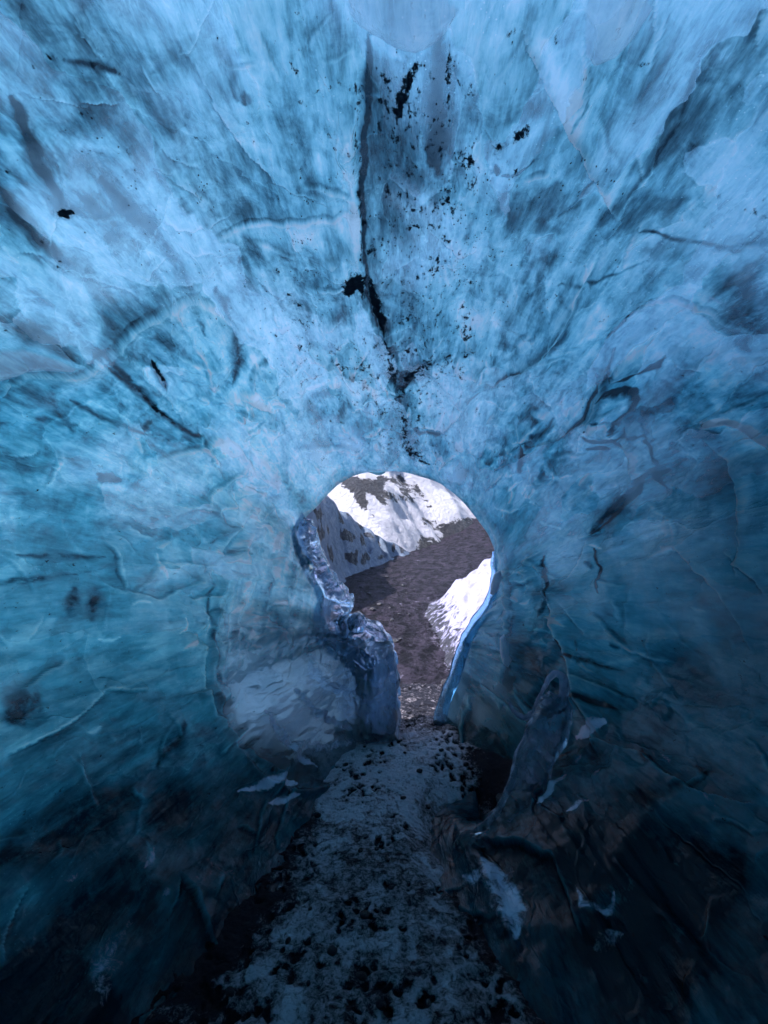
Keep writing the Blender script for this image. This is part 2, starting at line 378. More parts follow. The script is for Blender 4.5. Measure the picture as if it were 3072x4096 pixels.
# warped chart for hand-placed features
WU = U+5*fbm(S(U/30, V/30, U*0), 3)+1.6*fbm(S(U/8, V/8, U*0+7), 2); WV = V+5*fbm(S(U/30, V/30, U*0+30), 3)+1.6*fbm(S(U/8, V/8, U*0+37), 2)
def seg_dist(pts, closed=False, u=None, v=None, pad=60):
    """distance, signed side and run along a polyline for the vertices near it"""
    u = WU if u is None else u; v = WV if v is None else v
    pts = np.array(pts, float); lo = pts.min(0)-pad; hi = pts.max(0)+pad
    idx = np.nonzero((front & (u > lo[0]) & (u < hi[0]) & (v > lo[1]) & (v < hi[1])).ravel())[0]
    x = u.ravel()[idx]; y = v.ravel()[idx]
    best = np.full(len(idx), 1e9); side = np.zeros(len(idx)); run = np.zeros(len(idx))
    ln = np.hypot(*np.diff(pts, axis=0).T); tot = ln.sum(); acc = 0
    for k in range(len(pts)-1):
        ax, ay = pts[k]; bx, by = pts[k+1]; dx, dy = bx-ax, by-ay; l2 = dx*dx+dy*dy+1e-9
        t = np.clip(((x-ax)*dx+(y-ay)*dy)/l2, 0, 1)
        qx, qy = x-ax-t*dx, y-ay-t*dy; d = np.hypot(qx, qy); m = d < best
        best = np.where(m, d, best); side = np.where(m, np.sign(dx*qy-dy*qx), side); run = np.where(m, (acc+t*ln[k])/tot, run); acc += ln[k]
    return idx, best, side, run
dark = np.zeros(U.size); milk_glow = np.zeros(U.size); dirt = np.zeros(U.size); snow = np.zeros(U.size); speck = np.zeros(U.size); hoar = np.zeros(U.size); Df = D.ravel(); DEPf = DEP.ravel()
def stroke(A, pts, wd, s, taper=True):
    if len(pts) == 1: pts = [pts[0], (pts[0][0]+.5, pts[0][1]+.5)]; taper = False
    idx, d, sd_, run = seg_dist(pts, pad=wd*3)
    wloc = wd*(np.sin(np.clip(run, .03, .97)*PI)**.5 if taper else 1)
    A[idx] = np.maximum(A[idx], s*np.exp(-(d/wloc)**2)) if A is not milk_glow else A[idx]+s*np.exp(-(d/wloc)**2)
def ledge(pts, h, dec, flip=False, soft=1.2, mk=1.0):
    """a shell of ice that ends in a step: full height at the line, thinning away behind it"""
    idx, d, s_, run = seg_dist(pts, pad=dec*3)
    sg = d*s_*(-1 if flip else 1)
    e = np.sin(np.clip(run, 0.0, 1.0)*PI)**.4
    Df[idx] += 1.5*h*DEPf[idx]/FPX*e*sstep(-soft, soft, sg)*np.exp(-np.maximum(sg, 0)/dec)
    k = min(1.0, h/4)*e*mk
    dark[idx] = np.maximum(dark[idx], .42*k*np.exp(-((sg+1.6)/1.6)**2)); dark[idx] = np.maximum(dark[idx], .22*k*np.exp(-(np.maximum(-sg, 0)/(dec*.7)))*(sg < 0))  # shade of the step painted as a dark line below it
    milk_glow[idx] += k*(.55*np.exp(-((sg-1.2)/1.3)**2)+.22*np.exp(-np.maximum(sg, 0)/dec)*(sg > 0))  # bright edge and fading glow painted behind the step
def groove(pts, wd, dp):
    idx, d, s_, run = seg_dist(pts, pad=wd*4)
    Df[idx] -= dp*DEPf[idx]/FPX*np.exp(-(d/wd)**2)*np.sin(np.clip(run, .02, .98)*PI)**.5

# dark, blurred veins inside the ice; broad dark washes low on the walls
for pts, wd, s in [
    ([(385, 20), (382, 120), (384, 240)], 16, .5), ([(440, 0), (438, 160)], 20, .75), ([(410, 100), (415, 200)], 22, .4),
    ([(400, 30), (408, 120), (415, 230), (410, 330), (400, 400)], 34, .26), ([(375, 290), (386, 330), (398, 392)], 9, .9), ([(398, 393), (425, 358)], 9, .7), ([(400, 405), (408, 450)], 9, .7), ([(366, 90), (364, 200)], 3, 1.3),
    ([(370, 20), (366, 110), (362, 170), (363, 230), (368, 290), (378, 325)], 5, 1.2), ([(378, 30), (372, 110), (370, 170), (371, 230), (376, 290)], 14, .55),
    ([(441, 0), (438, 60), (437, 110), (432, 150)], 15, .95), ([(455, 30), (450, 150)], 8, .6),
    ([(405, 60), (398, 105)], 10, .6), ([(385, 180), (420, 300), (430, 350)], 28, .28),
    ([(8, 90), (30, 140), (48, 180), (66, 212), (70, 222)], 8, 1.0), ([(66, 212)], 8, 1.3),
    ([(0, 190), (30, 230), (72, 272)], 10, .75), ([(108, 188), (150, 232), (182, 275), (196, 312), (206, 335)], 9, .85),
    ([(222, 300), (236, 335), (240, 362), (232, 385)], 9, .95), ([(188, 310), (210, 345), (222, 380)], 7, .5),
    ([(244, 82), (243, 102)], 6, 1.0), ([(226, 50), (235, 95)], 9, .6), ([(60, 52), (88, 62), (122, 78)], 4, .9),
    ([(90, 352), (120, 375), (140, 395), (160, 415), (185, 430), (205, 436)], 4, .8),
    ([(0, 322), (40, 340), (72, 356)], 9, .7), ([(0, 375), (40, 400), (72, 428)], 6, .5), ([(95, 345), (125, 375)], 4, .8),
    ([(148, 362), (165, 385)], 5, .8), ([(210, 235), (225, 290)], 6, .3), ([(150, 70), (190, 20)], 7, .3),
    ([(425, 355), (405, 385)], 16, .85), ([(398, 395), (412, 455)], 18, .7), ([(375, 335), (395, 380)], 10, .7),
    ([(560, 165), (535, 215)], 20, .5), ([(520, 150), (560, 110)], 14, .35), ([(500, 190), (560, 220)], 16, .4),
    ([(757, 260), (742, 300), (752, 345)], 30, .85), ([(690, 60), (760, 20)], 20, .35), ([(640, 160), (740, 90)], 16, .3),
    ([(600, 235), (640, 210), (690, 195)], 12, .35), ([(620, 260), (700, 240), (766, 225)], 12, .4),
    ([(610, 370), (614, 378), (640, 371), (662, 360)], 4, .9), ([(600, 393), (620, 391), (632, 399), (629, 413), (615, 422), (617, 432)], 3.5, .95),
    ([(530, 442), (560, 436), (590, 420), (602, 395), (612, 350)], 5, .75), ([(596, 432), (620, 441), (640, 436)], 4.5, .95),
    ([(646, 474), (620, 500), (592, 532)], 4, .9), ([(535, 478), (580, 472), (600, 455)], 15, .5), ([(470, 395), (520, 370), (560, 330), (575, 300)], 8, .5),
    ([(440, 350), (500, 330), (530, 290)], 10, .35), ([(560, 580), (575, 600)], 14, .35), ([(548, 560), (556, 605)], 4, .8),
    ([(92, 590), (93, 618)], 8, .7), ([(70, 590), (68, 615)], 8, .6), ([(0, 582), (40, 579), (76, 574)], 3, .7), ([(15, 554), (80, 556), (100, 558)], 3.5, .6),
    ([(95, 474), (118, 480)], 7, .9), ([(5, 722), (35, 700)], 22, .9), ([(178, 728), (172, 745), (155, 765)], 10, .6), ([(210, 700), (235, 715)], 6, .6),
    ([(0, 860), (60, 830), (120, 800)], 45, .55), ([(60, 930), (160, 870)], 45, .6), ([(150, 820), (200, 790)], 28, .5),
    ([(560, 850), (650, 900), (740, 880)], 60, .9), ([(600, 960), (700, 980)], 60, .7), ([(620, 820), (690, 800)], 18, .5), ([(590, 745), (600, 780)], 16, .5),
    ([(700, 600), (760, 640)], 30, .4), ([(640, 650), (720, 700)], 24, .4), ([(520, 640), (560, 700)], 18, .4),
    ([(300, 870), (240, 960), (170, 1020)], 40, .9), ([(0, 980), (120, 1000)], 60, .8)]:
    stroke(dark, pts, wd, s)
stroke(dirt, [(395, 100), (420, 250), (400, 400)], 75, .27, False); stroke(dirt, [(300, 200), (310, 380)], 40, .12, False); stroke(dirt, [(480, 120), (520, 300)], 40, .12, False)
for pts, wd, s in [
    ([(610, 366), (613, 378), (622, 380), (640, 375), (655, 368), (663, 359)], 2.4, 1.5), ([(600, 395), (606, 390), (622, 390), (632, 396), (634, 404), (628, 414), (616, 420), (614, 425), (617, 432)], 2.2, 1.5),
    ([(526, 440), (545, 440), (560, 436), (578, 424), (588, 414), (590, 400), (600, 386), (606, 372)], 2.6, 1.4), ([(586, 434), (594, 440), (610, 441), (624, 436)], 2.8, 1.5), ([(588, 446), (604, 450), (612, 448)], 3, 1.2),
    ([(622, 430), (625, 445), (630, 460), (633, 472)], 1.6, 1.25), ([(641, 434), (647, 452), (653, 468)], 1.6, 1.3), ([(589, 424), (598, 418), (612, 420), (621, 427)], 1.5, 1.1), ([(652, 470), (640, 480), (636, 492), (622, 508), (606, 524), (592, 534)], 2.4, 1.4), ([(650, 470), (654, 482), (660, 490)], 3, .8), ([(524, 442), (526, 455), (522, 470)], 3, 1.0), ([(410, 420), (420, 432), (440, 434), (452, 425)], 2.6, 1.0),
    ([(470, 398), (500, 378), (520, 366), (540, 352), (556, 334), (562, 318)], 3, 1.0), ([(606, 338), (625, 318), (640, 306)], 1.6, 1.2), ([(548, 555), (553, 575), (556, 600)], 2.2, 1.3), ([(596, 548), (606, 566), (607, 594)], 1.8, 1.2),
    ([(560, 656), (600, 665), (616, 668)], 2.2, .9), ([(556, 692), (590, 700), (616, 704)], 4, .9), ([(700, 770), (712, 778), (724, 778)], 3, .8), ([(640, 750), (655, 770), (668, 772)], 2.5, .8),
    ([(590, 60), (589, 85), (575, 100)], 2.4, .8), ([(505, 150), (520, 146), (540, 138)], 2.5, .8), ([(500, 140), (502, 150)], 3, .9), ([(560, 205), (580, 190), (600, 160)], 4, .6), ([(610, 212), (640, 180), (680, 120), (700, 60)], 4, .55),
    ([(640, 230), (700, 236), (745, 240), (768, 224)], 3.5, .9), ([(560, 280), (600, 278), (650, 262)], 2, .6), ([(70, 400), (110, 420), (145, 432)], 3, .7), ([(38, 420), (75, 424)], 3, .5), ([(205, 560), (207, 620), (222, 690)], 2.5, .7)]:
    stroke(dark, pts, wd, s)
# bubbly, bright ice
for pts, wd, s in [
    ([(700, 422), (716, 420), (735, 425), (750, 432)], 3, 1.3), ([(590, 424), (604, 420), (618, 426)], 4, .5), ([(592, 545), (608, 550)], 2, 1.0), ([(665, 545), (680, 548)], 2, 1.2), ([(686, 607), (700, 612)], 2, .8), ([(600, 664), (640, 650)], 2, .5), ([(545, 480), (575, 474)], 2, .9), ([(540, 520), (560, 530)], 2, .8), ([(500, 570), (530, 575)], 2, .9), ([(525, 605), (535, 602)], 2, 1.0),
    ([(352, 45), (350, 110), (352, 190), (356, 240)], 12, .7), ([(372, 30), (400, 40)], 12, .9), ([(240, 245), (300, 235), (350, 218), (355, 260)], 22, .55),
    ([(200, 320), (250, 380), (290, 420)], 30, .45), ([(120, 200), (180, 200), (240, 250)], 30, .25), ([(220, 440), (260, 470), (245, 500)], 26, .55), ([(290, 420), (350, 400)], 30, .3),
    ([(570, 95), (560, 60), (545, 25)], 12, .8), ([(600, 165), (610, 195)], 5, .9), ([(480, 250), (500, 220)], 24, .35), ([(460, 340), (520, 300)], 26, .4),
    ([(555, 50), (575, 95), (590, 70)], 12, .5), ([(440, 180), (470, 250), (430, 300)], 20, .3),
    ([(655, 300), (690, 290), (720, 300), (740, 280)], 10, .7), ([(715, 400), (740, 430), (768, 470)], 16, .8), ([(700, 428), (716, 424), (735, 428)], 5, .9), ([(715, 455), (745, 470), (748, 510)], 8, .6),
    ([(555, 480), (600, 470)], 5, .7), ([(440, 420), (480, 470)], 12, .4), ([(500, 480), (540, 500), (560, 520)], 10, .3),
    ([(100, 484), (128, 490)], 5, 1.0), ([(85, 300), (95, 340)], 9, .6), ([(120, 400), (170, 420)], 12, .3), ([(40, 290), (90, 295)], 10, .3),
    ([(150, 585), (175, 560), (180, 540)], 12, .5), ([(180, 620), (140, 650)], 10, .3), ([(10, 640), (50, 620)], 9, .5),
    ([(20, 30), (60, 70), (30, 100)], 25, .35), ([(250, 40), (270, 170)], 16, .3), ([(85, 735), (100, 730)], 3.5, .9), ([(150, 840), (160, 870), (140, 885)], 8, .6), ([(170, 890), (165, 905)], 8, .5),
    ([(560, 660), (575, 730)], 8, .3), ([(640, 690), (600, 660)], 14, .2), ([(655, 690), (768, 790)], 8, .35), ([(690, 620), (720, 680)], 10, .3),
    ([(600, 930), (640, 900)], 16, .5), ([(100, 960), (130, 900)], 22, .5)]:
    stroke(milk_glow, pts, wd, s)
fl_ = (inlens*(ridged(S(U/10+V/90, V/55, U*0), 3)-.45)).ravel(); up = sstep(690, 620, V.ravel())
milk_glow += 1.1*np.clip(fl_, 0, 1)*up; dark = np.maximum(dark, 1.2*np.clip(-fl_, 0, 1)*up)  # highlights and shade of the flutes painted into the lens colour
for pts, wd, s in [([(292, 690), (318, 716), (362, 728)], 7, .75), ([(262, 712), (285, 742), (322, 764)], 8, .7), ([(296, 742), (330, 745), (362, 738)], 9, .6), ([(306, 660), (330, 676)], 6, .5)]: stroke(snow, pts, wd, s)
# ash frozen in at the surface
for pts, wd, s in [
    ([(355, 280)], 11, 1.35), ([(349, 290)], 6, 1.1), ([(361, 289)], 6, 1.0),
    ([(370, 275), (375, 295), (381, 312), (384, 328)], 7, .85), ([(384, 330), (392, 360), (397, 390)], 7, .62), ([(398, 393), (412, 374), (425, 358), (434, 345)], 9, .66),
    ([(402, 412), (405, 430), (409, 448), (420, 458), (428, 462)], 6, .66), ([(415, 40), (408, 62), (400, 92), (397, 110)], 8, .68), ([(420, 60), (415, 100)], 6, .5),
    ([(358, 70), (357, 130), (360, 190), (362, 260)], 3, .6), ([(449, 20), (450, 110)], 5, .6), ([(440, 130), (444, 200), (438, 260)], 10, .36),
    ([(470, 140), (476, 175)], 14, .42), ([(520, 105), (535, 98), (500, 118)], 9, .62), ([(556, 18), (550, 35)], 6, .5), ([(300, 240), (320, 300)], 14, .3),
    ([(330, 350), (345, 370)], 12, .42), ([(350, 365), (375, 372)], 14, .36), ([(66, 216)], 7, 1.1), ([(90, 60), (95, 68)], 5, .6), ([(130, 385), (158, 412), (175, 424)], 3.5, .62), ([(150, 360), (163, 382)], 2.5, .8),
    ([(70, 100), (85, 95)], 10, .35), ([(215, 200), (200, 215)], 12, .35), ([(55, 40), (105, 60)], 6, .45), ([(290, 290), (300, 330), (305, 400)], 12, .3), ([(445, 385), (480, 300)], 16, .28)]:
    stroke(dirt, pts, wd, s)
# crusted snow and hoar on the ice
for pts, wd, s in [
    ([(572, 730), (588, 724), (600, 718)], 8, 1.1), ([(543, 815), (553, 796), (566, 776)], 7, .9), ([(576, 828), (584, 820), (596, 812)], 6, .7), ([(600, 790), (610, 780)], 6, .5), ([(572, 763), (582, 755)], 5, .5),
    ([(242, 790), (262, 784), (300, 780)], 6, .9), ([(268, 804), (298, 794)], 4, .8), ([(490, 880), (515, 915), (520, 955)], 20, .75), ([(470, 890), (500, 900)], 12, .6),
    ([(585, 905), (590, 928), (612, 930), (620, 908)], 6, .6), ([(600, 960), (625, 945)], 16, .5), ([(110, 990), (112, 950), (135, 915)], 20, .55), ([(68, 880), (80, 872)], 6, .5), ([(145, 868), (160, 842)], 7, .55), ([(165, 893), (172, 890)], 6, .5),
    ([(200, 850), (230, 870), (190, 880)], 14, .35), ([(320, 735), (300, 760)], 10, .4), ([(700, 425), (730, 424), (768, 450)], 5, .5), ([(700, 292), (740, 300)], 10, .4), ([(650, 800), (670, 795)], 5, .3), ([(660, 752), (672, 764)], 4, .5), ([(706, 798), (735, 822)], 3, .5)]:
    stroke(snow, pts, wd, s, taper=len(pts) > 1)
def patch(poly, h, edge=6.0):
    p = np.array(poly+poly[:1], float); lo = p.min(0)-20; hi = p.max(0)+20
    idx = np.nonzero((front & (U > lo[0]) & (U < hi[0]) & (V > lo[1]) & (V < hi[1])).ravel())[0]
    x = U.ravel()[idx]; y = V.ravel()[idx]; ins = np.zeros(len(idx), bool); best = np.full(len(idx), 1e9)
    for k in range(len(p)-1):
        (ax, ay), (bx, by) = p[k], p[k+1]
        if ay != by: ins ^= ((ay > y) != (by > y)) & (x < (bx-ax)*(y-ay)/(by-ay)+ax)
        t = np.clip(((x-ax)*(bx-ax)+(y-ay)*(by-ay))/((bx-ax)**2+(by-ay)**2+1e-9), 0, 1); best = np.minimum(best, np.hypot(x-ax-t*(bx-ax), y-ay-t*(by-ay)))
    sd = np.where(ins, best, -best)
    hoar[idx] = np.maximum(hoar[idx], sstep(-edge*.3, edge*.6, sd)); Df[idx] += h*(1-np.exp(-np.maximum(sd, 0)/(edge*2)))
patch([(345, -14), (348, 5), (353, 17), (362, 25), (384, 28), (417, 28), (432, 20), (447, 7), (460, -10), (400, -60)], .05)
patch([(587, -10), (586, 20), (588, 38), (597, 45), (618, 39), (637, 23), (656, -4), (640, -40), (600, -40)], .03)
patch([(-40, 352), (0, 355), (28, 353), (56, 358), (72, 364), (66, 369), (42, 373), (18, 379), (0, 388), (-40, 402)], .10)
def patchm(poly, h, mk, edge=3.0, ho=.0):
    keep = hoar.copy(); patch(poly, h, edge); m_ = hoar-keep; hoar[:] = keep+m_*ho; milk_glow[:] += mk*m_; return m_
patchm([(693, 428), (700, 422), (707, 419), (716, 423), (726, 420), (736, 421), (748, 428), (760, 434), (800, 448), (800, 470), (764, 452), (750, 440), (738, 431), (725, 425), (715, 428), (707, 431)], .05, .7, 2, .35)
patchm([(622, 428), (629, 425), (637, 426), (640, 434), (646, 452), (652, 469), (645, 474), (637, 479), (632, 470), (629, 458), (624, 442)], .06, .55, 2)
patchm([(589, 424), (594, 419), (602, 418), (613, 421), (622, 428), (620, 434), (612, 438), (603, 441), (595, 438), (589, 433)], .05, .5, 2)
patchm([(596, 396), (604, 390), (620, 390), (631, 396), (632, 405), (626, 414), (614, 420), (604, 418), (597, 410)], .02, .18, 3)
patchm([(155, 462), (190, 446), (215, 438), (228, 437), (240, 447), (262, 462), (270, 500), (240, 560), (225, 500), (200, 480)], .02, .22, 4)
patchm([(200, 306), (222, 318), (250, 344), (236, 372), (215, 392), (180, 380), (150, 350), (165, 312)], .03, .12, 3)
for pts, wd, s in [([(390, 80), (400, 200), (395, 330), (400, 450)], 45, .5), ([(475, 140), (470, 200), (455, 270)], 26, .8), ([(455, 20), (455, 130)], 8, 1.0), ([(520, 110), (500, 125)], 12, .9), ([(300, 220), (300, 300), (300, 380)], 34, .45),
    ([(340, 350), (378, 372)], 14, 1.0), ([(430, 340), (440, 360), (400, 385)], 12, 1.0), ([(560, 100), (600, 200)], 30, .4), ([(80, 100), (150, 230), (220, 290)], 30, .4), ([(560, 395), (580, 400)], 12, .7), ([(210, 180), (200, 215)], 12, .7)]:
    stroke(speck, pts, wd, s, taper=False)
# shells of ice overlapping like shingles
for pts, h, dec, fl in [
    ([(0, 392), (30, 379), (65, 373), (85, 360), (100, 350), (125, 335), (140, 322), (165, 310), (200, 306), (222, 320), (250, 344)], 8, 30, False),
    ([(215, 252), (250, 238), (300, 222), (358, 211)], 4, 25, False), ([(359, 205), (362, 240), (366, 280)], 4, 14, False),
    ([(520, 12), (545, 58), (565, 95), (590, 130), (600, 165), (613, 200), (620, 215)], 7, 22, True), ([(586, 20), (590, 50), (585, 75), (565, 98)], 4, 15, False),
    ([(170, 15), (205, 80), (240, 150), (275, 185), (330, 205)], 3, 30, True), ([(155, 462), (190, 446), (215, 438), (228, 437), (240, 446), (252, 470)], 5, 22, False),
    ([(300, 455), (330, 450), (345, 447), (360, 455)], 4, 20, False), ([(200, 510), (225, 480), (250, 455)], 3, 16, False),
    ([(530, 442), (560, 436), (592, 418), (603, 392), (612, 350)], 8, 16, True), ([(600, 393), (620, 391), (633, 399), (630, 413), (614, 423), (618, 434), (640, 450), (646, 474), (620, 500), (590, 532)], 7, 16, False),
    ([(608, 368), (613, 379), (640, 371), (664, 358)], 5, 14, True), ([(470, 395), (520, 370), (560, 330), (577, 300), (600, 250)], 6, 16, True),
    ([(410, 425), (445, 430), (470, 400)], 4, 14, True), ([(150, 560), (220, 565), (260, 540)], 2, 12, False),
    ([(200, 640), (205, 700), (235, 745), (290, 780)], 3, 10, False), ([(100, 585), (150, 600), (205, 575)], 2, 14, False),
    ([(480, 500), (500, 540), (515, 600), (505, 660), (490, 700)], 7, 12, False), ([(540, 560), (560, 620), (575, 700), (600, 760)], 5, 18, True),
    ([(650, 560), (680, 545), (720, 590), (745, 650)], 5, 20, True), ([(700, 440), (730, 470), (745, 520), (740, 580)], 5, 22, True), ([(0, 760), (60, 730), (110, 690)], 4, 30, True),
    ([(560, 760), (600, 740), (650, 760), (700, 800), (768, 815)], 8, 26, False), ([(480, 850), (560, 880), (590, 960)], 9, 25, True), ([(180, 870), (200, 900), (230, 950)], 8, 22, True),
    ([(610, 330), (650, 300), (700, 300), (768, 330)], 4, 24, False)]:
    ledge(pts, h, dec, fl, mk=1.4)
rr = random.Random(5)
for k in range(260):
    a = rr.uniform(0, 2*PI); r = rr.uniform(120, 600); cx, cy_ = 400+r*math.cos(a), 500+r*math.sin(a)
    if not (-40 < cx < 810 and -40 < cy_ < 1060): continue
    ln = rr.uniform(15, 60)*(.5+r/500); tilt = a+rr.gauss(0, .5)+(PI/2 if rr.random() < .3 else 0); cv = rr.uniform(-.5, .5)
    pts = [(cx+ln*(q-.5)*math.cos(tilt+cv*q), cy_+ln*(q-.5)*math.sin(tilt+cv*q)) for q in np.linspace(0, 1, 6)]
    ledge(pts, rr.uniform(1.2, 3.8), rr.uniform(5, 14), rr.random() < .5, mk=1.3)
for k in range(60):
    a = rr.uniform(0, 2*PI); r = rr.uniform(120, 600); cx, cy_ = 400+r*math.cos(a), 500+r*math.sin(a); ln = rr.uniform(20, 70)
    groove([(cx, cy_), (cx+ln*math.cos(a+.15), cy_+ln*math.sin(a+.15))], rr.uniform(2, 6), rr.uniform(1, 3))
lipn = (sstep(PI/2-.30, PI/2-.05, np.concatenate([np.zeros(39), PHI]))[:, None]*np.ones_like(U)).ravel()
milk_glow += .26*milkl; halo = np.exp(-(np.hypot((U-290)/150, (V-430)/130))**2).ravel(); milk_glow += .20*halo*rimfade.ravel()**.0  # glow above and left of the mouth painted as paler ice
milk_glow += .18*lipn*(.6+1.2*np.abs(fbm(S(FLOW[..., 0]*3, FLOW[..., 1]*3, FLOW[..., 2]*16), 3)).ravel())  # painted brightness in the last rows along the lip
for k in range(300):  # short painted glints and dark facets scattered round the mouth
    a = rr.uniform(PI*.78, PI*1.9) if rr.random() < .75 else rr.uniform(-.8, .8); r = abs(rr.gauss(150, 55)); cx, cy_ = 385+r*math.cos(a), 560+r*math.sin(a)*1.05
    if 300 < cx < 492 and cy_ > 480: continue
    ln = rr.uniform(6, 26); t_ = a+rr.choice([0, PI/2])+rr.gauss(0, .5); cv = rr.uniform(-.8, .8)
    pts = [(cx+ln*q*math.cos(t_+cv*q), cy_+ln*q*math.sin(t_+cv*q)) for q in (-.5, -.2, .1, .5)]
    if rr.random() < .6: stroke(milk_glow, pts, rr.uniform(1.0, 3.2), rr.uniform(.5, 1.1))
    else: stroke(dark, pts, rr.uniform(1.5, 4), rr.uniform(.3, .7))
    ledge(pts, rr.uniform(1.5, 4), rr.uniform(3, 8), rr.random() < .5, mk=.5)
groove([(364, 20), (360, 110), (358, 170), (361, 230), (366, 290), (380, 330), (397, 390)], 3, 4)
groove([(90, 352), (120, 375), (140, 395), (160, 415), (185, 430), (205, 436)], 3, 4)
# the low hollow on the right, behind the buttress
idx, d, _, _ = seg_dist([(470, 770), (500, 740), (520, 720)], pad=120)
Df[idx] -= .30*np.exp(-(d/38)**2)
opening = [(r[0], r[1]) for r in RIM]
idx, d, _, _ = seg_dist(opening+opening[:1], u=U.copy(), v=V.copy(), pad=90)
clear = np.zeros(U.size); clear[idx] = .6*np.exp(-(d/20)**2)*sstep(500, 560, V.ravel()[idx])+.12*np.exp(-(d/12)**2)
hd = np.full(U.size, 999.); hd[idx] = d
near = np.exp(-(np.hypot((U-360)/125, (V-520)/95)-.72).clip(0)**2/.18).ravel()*sstep(620, 540, V.ravel())
clear = np.maximum(clear, near*(.30+.45*np.clip(fbm(S(U/26, V/26, U*0+2), 4).ravel()*2+.3, 0, 1)))
cl2 = (inlens*(.30+.42*sstep(570, 690, V))).ravel(); clear = np.maximum(clear, cl2)
stroke(clear, [(500, 600), (495, 650), (480, 700), (470, 725)], 24, .5, False)
D = Df.reshape(U.shape)
GD = G+N*D[..., None]

# rolled lip, front face and outer skin
last = GD[-1]; rowsO = []
outn = S(ct, 0*ct, st)
lipw = .05+.03*smooth_c(rng.normal(size=NC), 300)*8
for a in np.linspace(0, PI, 9)[1:]:
    rowsO.append(last+outn*(lipw*(1-np.cos(a))/2)[:, None]*1.2+np.array([0, 1, 0])*(.07*np.sin(a/2)**1+.03*np.sin(a)))
lip_end = rowsO[-1]
RO = RB+.75
Y1 = lip_end[:, 1]
for t in np.linspace(0, 1, 24)[1:]:          # the glacier's edge thins towards the mouth
    f = t**.62; q = np.stack([lip_end[:, 0]*(1-f)+(CBX+RO*ct)*f, Y1-2.3*t**1.05, lip_end[:, 2]*(1-f)+(CBZ+RO*st)*f], -1)
    q += outn*(.06*min(1, t*4)*fbm(q*2.5, 3))[:, None]; rowsO.append(q)
for y in np.linspace(1.6, -3.2, 18):
    q = S(CBX+RO*ct, y+0*ct, CBZ+RO*st); q = q+outn*(.12*fbm(q*.9+9, 3))[:, None]; rowsO.append(q)
for k, y in ((.8, -3.8), (.45, -4.1), (.0, -4.2)): rowsO.append(S(CBX+RO*ct*k, y+0*ct, CBZ+RO*st*k))
ALL = np.concatenate([GD, np.array(rowsO)]); NR = len(ALL)
F = grid_faces(NR, NC, True)
fn = np.cross(ALL[400, 10]-ALL[400, 9], ALL[401, 9]-ALL[400, 9])
if np.dot(fn, np.array([0, 1.5, 1.4])-ALL[400, 9]) > 0: print('normals in')
else: F = F[:, ::-1]; print('normals flipped')
mi = (F.reshape(NR-1, NC, 4).min(-1)//NC >= nin+4).astype(int).ravel()
k_ = np.ones((NR-nin, 1))*0; k_[:8, 0] = 1; k_[8:31, 0] = 1-sstep(.02, .26, np.linspace(0, 1, 24)[1:])
thd = np.degrees(THw) % 360
zone = np.maximum(sstep(172, 195, thd)*sstep(275, 250, thd), .2*sstep(285, 300, thd)*sstep(352, 335, thd))
CLR = np.concatenate([clear.reshape(nin, NC), k_*zone[None]*.9]).ravel()
def padrow(a, v=0.0): return np.concatenate([a.reshape(nin, NC), np.full((NR-nin, NC), v)]).ravel()
flow = np.concatenate([FLOW, np.broadcast_to(FLOW[-1], (NR-nin, NC, 3))+np.arange(NR-nin)[:, None, None]*np.array([0, 0, .02])]).reshape(-1, 3)
cave = mesh_obj('ice_cave', ALL, F, [M_ICE, M_CRUST], attrs={'flow': flow, 'dark': padrow(dark), 'milk_glow': padrow(milk_glow, .3), 'dirt': padrow(dirt), 'snow': padrow(snow), 'speck': padrow(speck), 'hoar': padrow(hoar), 'clear': CLR}, mi=mi)
tag(cave, kind='structure')

# ------------------------------------------------------------------ ground inside and outside
def path_x(y): return np.interp(y, [0, 1.57, 3, 4, 5, 6.5, 9, 13, 18, 30], [-.1, -.09, .02, .22, .18, .05, -.35, .3, 1.6, 5])
def ground_z(x, y):
    z = .03*fbm(S(x*1.2, y*1.2, x*0), 3)+.05*np.abs(fbm(S(x*2.6, y*1.8, x*0+31), 4))+.012*fbm(S(x*7, y*7, x*0+3), 4)+.006*fbm(S(x*30, y*30, x*0+8), 3)
    z = z+sstep(5, 30, y)*.25+1.25*sstep(.8, 5.5, x)*sstep(11, 25, y)+.035*fbm(S(x*8, y*6, x*0+51), 4)*sstep(4.3, 6, y)
    return z
def heightfield(name, xs, ys, zf, mat, attrs=None, **k):
    X, Y = np.meshgrid(xs, ys); Z = zf(X, Y); Gd = S(X, Y, Z)
    at = {a: f(X, Y, Z).ravel() for a, f in (attrs or {}).items()}
    return mesh_obj(name, Gd, grid_faces(len(ys), len(xs)), mat, attrs=at, **k)

